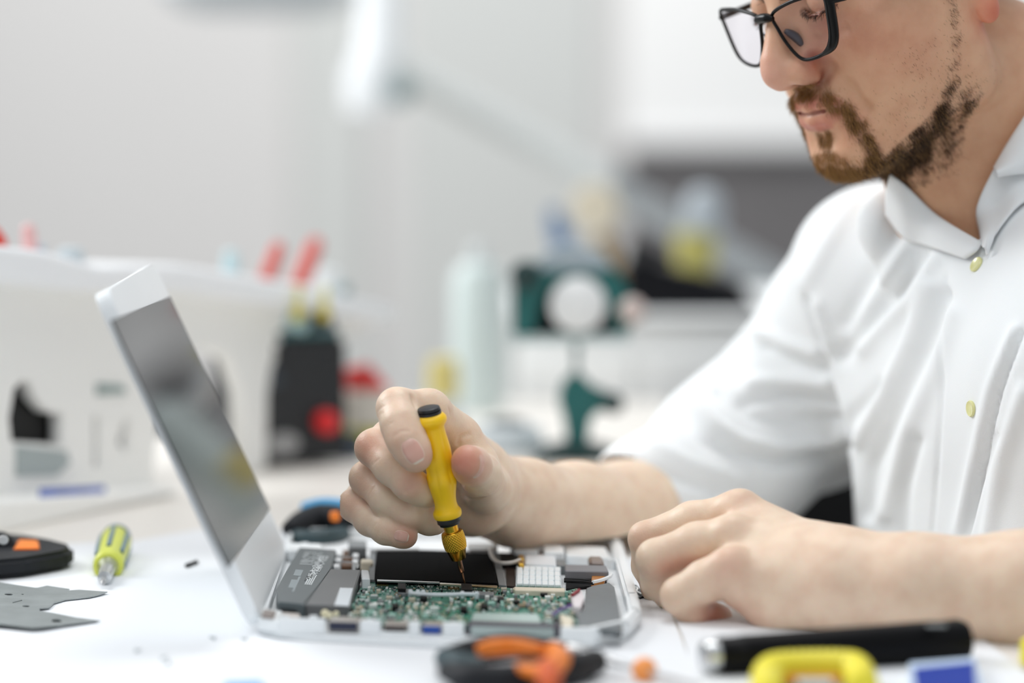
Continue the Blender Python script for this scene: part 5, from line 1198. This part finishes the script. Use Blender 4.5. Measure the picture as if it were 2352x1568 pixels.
c = at(1452, 712, YS-.006); obj('pale_knob', lathe([(0, .0105), (.008, .0105), (.012, .006)], 24, None, Matrix.Translation(c) @ Matrix.Rotation(math.pi/2, 4, 'X')), mat('knob_beige', srgb(206, 190, 184), .5), t, smooth=True)
vplate('rail', [(1172, 772), (1450, 768), (1450, 786), (1172, 790)], YS-.004, .05, mat('rail_pale_steel', srgb(196, 212, 212), .35, metal=.3))
vplate('spindle', [(1315, 786), (1334, 786), (1330, 862), (1318, 862)], YS+.01, .010, mat('spindle_grey', srgb(120, 140, 140), .35, metal=.5))
vplate('column', [(1292, 880), (1318, 858), (1336, 862), (1362, 890), (1380, 905), (1408, 905), (1410, 935), (1396, 948), (1372, 938), (1352, 960), (1345, 1010), (1352, 1045), (1300, 1045), (1306, 1000), (1300, 960), (1282, 925)], YS, .028, M_teal)
c = at(1408, 925, YS-.004); obj('clamp_knob', lathe([(0, .0085), (.010, .0080), (.013, .004)], 20, None, Matrix.Translation(c) @ Matrix.Rotation(math.pi/2, 4, 'X')), M_teald, t, smooth=True)
vplate('base', [(1222, 1066), (1250, 1040), (1300, 1026), (1370, 1030), (1440, 1052), (1450, 1066)], YS-.02, .06, M_teald)
# round magnifier with a brass arm, blue bracket, behind the stand
YM = 2.9; t = thing('magnifier', 'beige round magnifier with a brass arm and blue bracket above the teal stand', 'magnifier', loc=(at(1360, 600, YM).x, YM, 0))
c = at(1366, 478, YM); obj('disc', lathe([(0, .024), (.005, .0255), (.010, .024), (.0105, .004)], 32, None, Matrix.Translation(c) @ Matrix.Rotation(math.pi/2, 4, 'X')), mat('beige_disc', srgb(222, 212, 190), .4), t, smooth=True)
obj('brass_arm', tube([at(1378, 540, YM), at(1395, 570, YM), at(1410, 640, YM), at(1410, 800, YM)], .009, 14), mat('dull_brass', srgb(160, 130, 74), .4, metal=.3), t, smooth=True)
obj('blue_bracket', tube([at(1270, 480, YM), at(1284, 530, YM), at(1300, 560, YM)], [.006, .010, .013], 14), mat('steel_blue', srgb(76, 112, 152), .5), t, smooth=True)
obj('pole', tube([at(1300, 560, YM), at(1310, 700, YM), at(1310, 900, YM)], .006, 12), M_steel, t, smooth=True)
# squeeze bottle, yellow with a grey white cap
YQ = 2.95; t = thing('squeeze_bottle', 'yellow squeeze bottle with a large grey white dome cap in front of the grey board', 'bottle', loc=(at(1605, 700, YQ).x, YQ, 0))
lat('cap', t, 1616, YQ, [(430, 12), (440, 34), (470, 46), (535, 44)], mat('dome_grey_white', srgb(172, 180, 186), .5)); lat('body', t, 1596, YQ, [(533, 46), (560, 50), (618, 42), (628, 40), (684, 38)], mat('bottle_yellow', srgb(180, 172, 96), .5))
# black equipment and white cabinet under it
YW = 2.75; xa = px_x(1185, YW); xb = px_x(2010, YW); zc_ = px_z(738, YW)
t = thing('white_cabinet', 'long low white cabinet behind the teal stand and the sleeve', 'cabinet', loc=((xa+xb)/2, YW+.2, -.75))
obj('body', box((xa+xb)/2, YW+.22, (zc_-.75)/2, xb-xa, .44, zc_+.75, .006, 2), mat('cabinet_white', srgb(250, 251, 250), .5), t)
obj('top_edge', box((xa+xb)/2, YW+.22, zc_+.004, xb-xa+.01, .46, .008, .002), mat('cabinet_top', srgb(246, 248, 248), .5), t)
for k in range(1, 4): obj('door_panel', box(xa+(k-.5)*(xb-xa)/3, YW-.004, zc_/2-.36, (xb-xa)/3-.006, .008, zc_+.66, .002), mat('cabinet_white', srgb(250, 251, 250), .5), t)
YE = 2.77; t = thing('black_device', 'black sloping device on the white cabinet in front of the grey board', 'device', loc=(px_x(1600, YE), YE, zc_))
vplate('device_body', [(1440, 738), (1432, 610), (1470, 595), (1560, 622), (1700, 650), (1770, 738)], YE, .10, mat('device_black', srgb(10, 11, 17), .6, spec=.2), None, .004)
vplate('device_ridge', [(1440, 600), (1450, 545), (1500, 560), (1560, 600)], YE+.03, .04, mat('device_grey_black', srgb(52, 52, 54), .5), None, .003)
# articulated white lamp reaching across
YL = 3.2; t = thing('arm_lamp', 'white articulated lamp arm reaching down behind the man from upper left', 'lamp', loc=(px_x(1990, YL), YL, zc_))
M_lampw = mat('lamp_arm_white', srgb(250, 253, 255), .4)
obj('upper_tube', tube([at(884, -260, YL), at(876, 0, YL), at(868, 120, YL), at(850, 190, YL), at(838, 262, YL)], [.024, .024, .026, .030, .022], 20), M_lampw, t, smooth=True)
c = at(921, 212, YL-.03); obj('joint_knob', lathe([(0, .014), (.02, .013), (.024, .006)], 24, None, Matrix.Translation(c) @ Matrix.Rotation(math.pi/2, 4, 'X')), mat('joint_grey', srgb(128, 148, 150), .5), t, smooth=True)
obj('arm_bar', tube([at(905, 150, YL), at(1420, 430, YL)], .017, 14), mat('arm_grey_white', srgb(208, 211, 209), .7), t, smooth=True)
obj('arm_bar', tube([at(1400, 425, YL-.02), at(1800, 655, YL-.02), at(1990, 765, YL-.02)], .018, 14), mat('arm_grey', srgb(150, 154, 156), .4, metal=.2), t, smooth=True)
obj('clamp', box(px_x(1990, YL), YL, zc_+.02, .06, .06, .05, .006), M_grey, t)
# ceiling fixture corner seen blurred at the top left
t = thing('shade', 'pale blue lampshade edge at the top of the picture upper left', 'lamp shade', loc=(px_x(610, 3.6), 3.6, .45))
lat('shade_rim', t, 600, 3.6, [(26, 150), (10, 190), (-30, 230), (-160, 130), (-200, 30)], mat('shade_pale_blue', srgb(206, 216, 222), .5))
obj('stem', tube([at(600, -190, 3.6), at(600, -700, 3.6)], .012, 12), M_lampw, t, smooth=True)

# black chair added to make the gap under the sleeve dark
t = thing('office_chair', 'black office chair added behind the bench to darken the gap under the sleeve', 'chair', loc=(.46, 2.45, -.75))
obj('backrest', box(.465, 2.30, -.13, .52, .05, .26, .03, 3), M_black, t, smooth=True)
obj('seat', box(.465, 2.50, -.33, .48, .42, .07, .03, 3), M_black, t, smooth=True)
obj('back_post', box(.465, 2.28, -.30, .05, .03, .16, .005), M_black, t)
obj('column', lathe([(-.68, .03), (-.36, .03)], 20, None, Matrix.Translation((.465, 2.50, 0))), M_steel, t, smooth=True)
for k in range(5):
    an = k*2*math.pi/5; obj('base_arm', tube([(.465, 2.50, -.68), (.465+.22*math.cos(an), 2.50+.22*math.sin(an), -.735)], .015, 8), M_black, t)
# ------------------------------------------------------------------ join the skin into one body mesh
V = np.concatenate(BODY_V); F = np.concatenate(BODY_F); Cc = np.concatenate(BODY_C)
me = np_mesh('body', V, F, [M_skin]); color_attr(me, 'tone', Cc)
body = bpy.data.objects.new('body', me); link(body, person); body.matrix_parent_inverse = Matrix.Translation(-person.location)
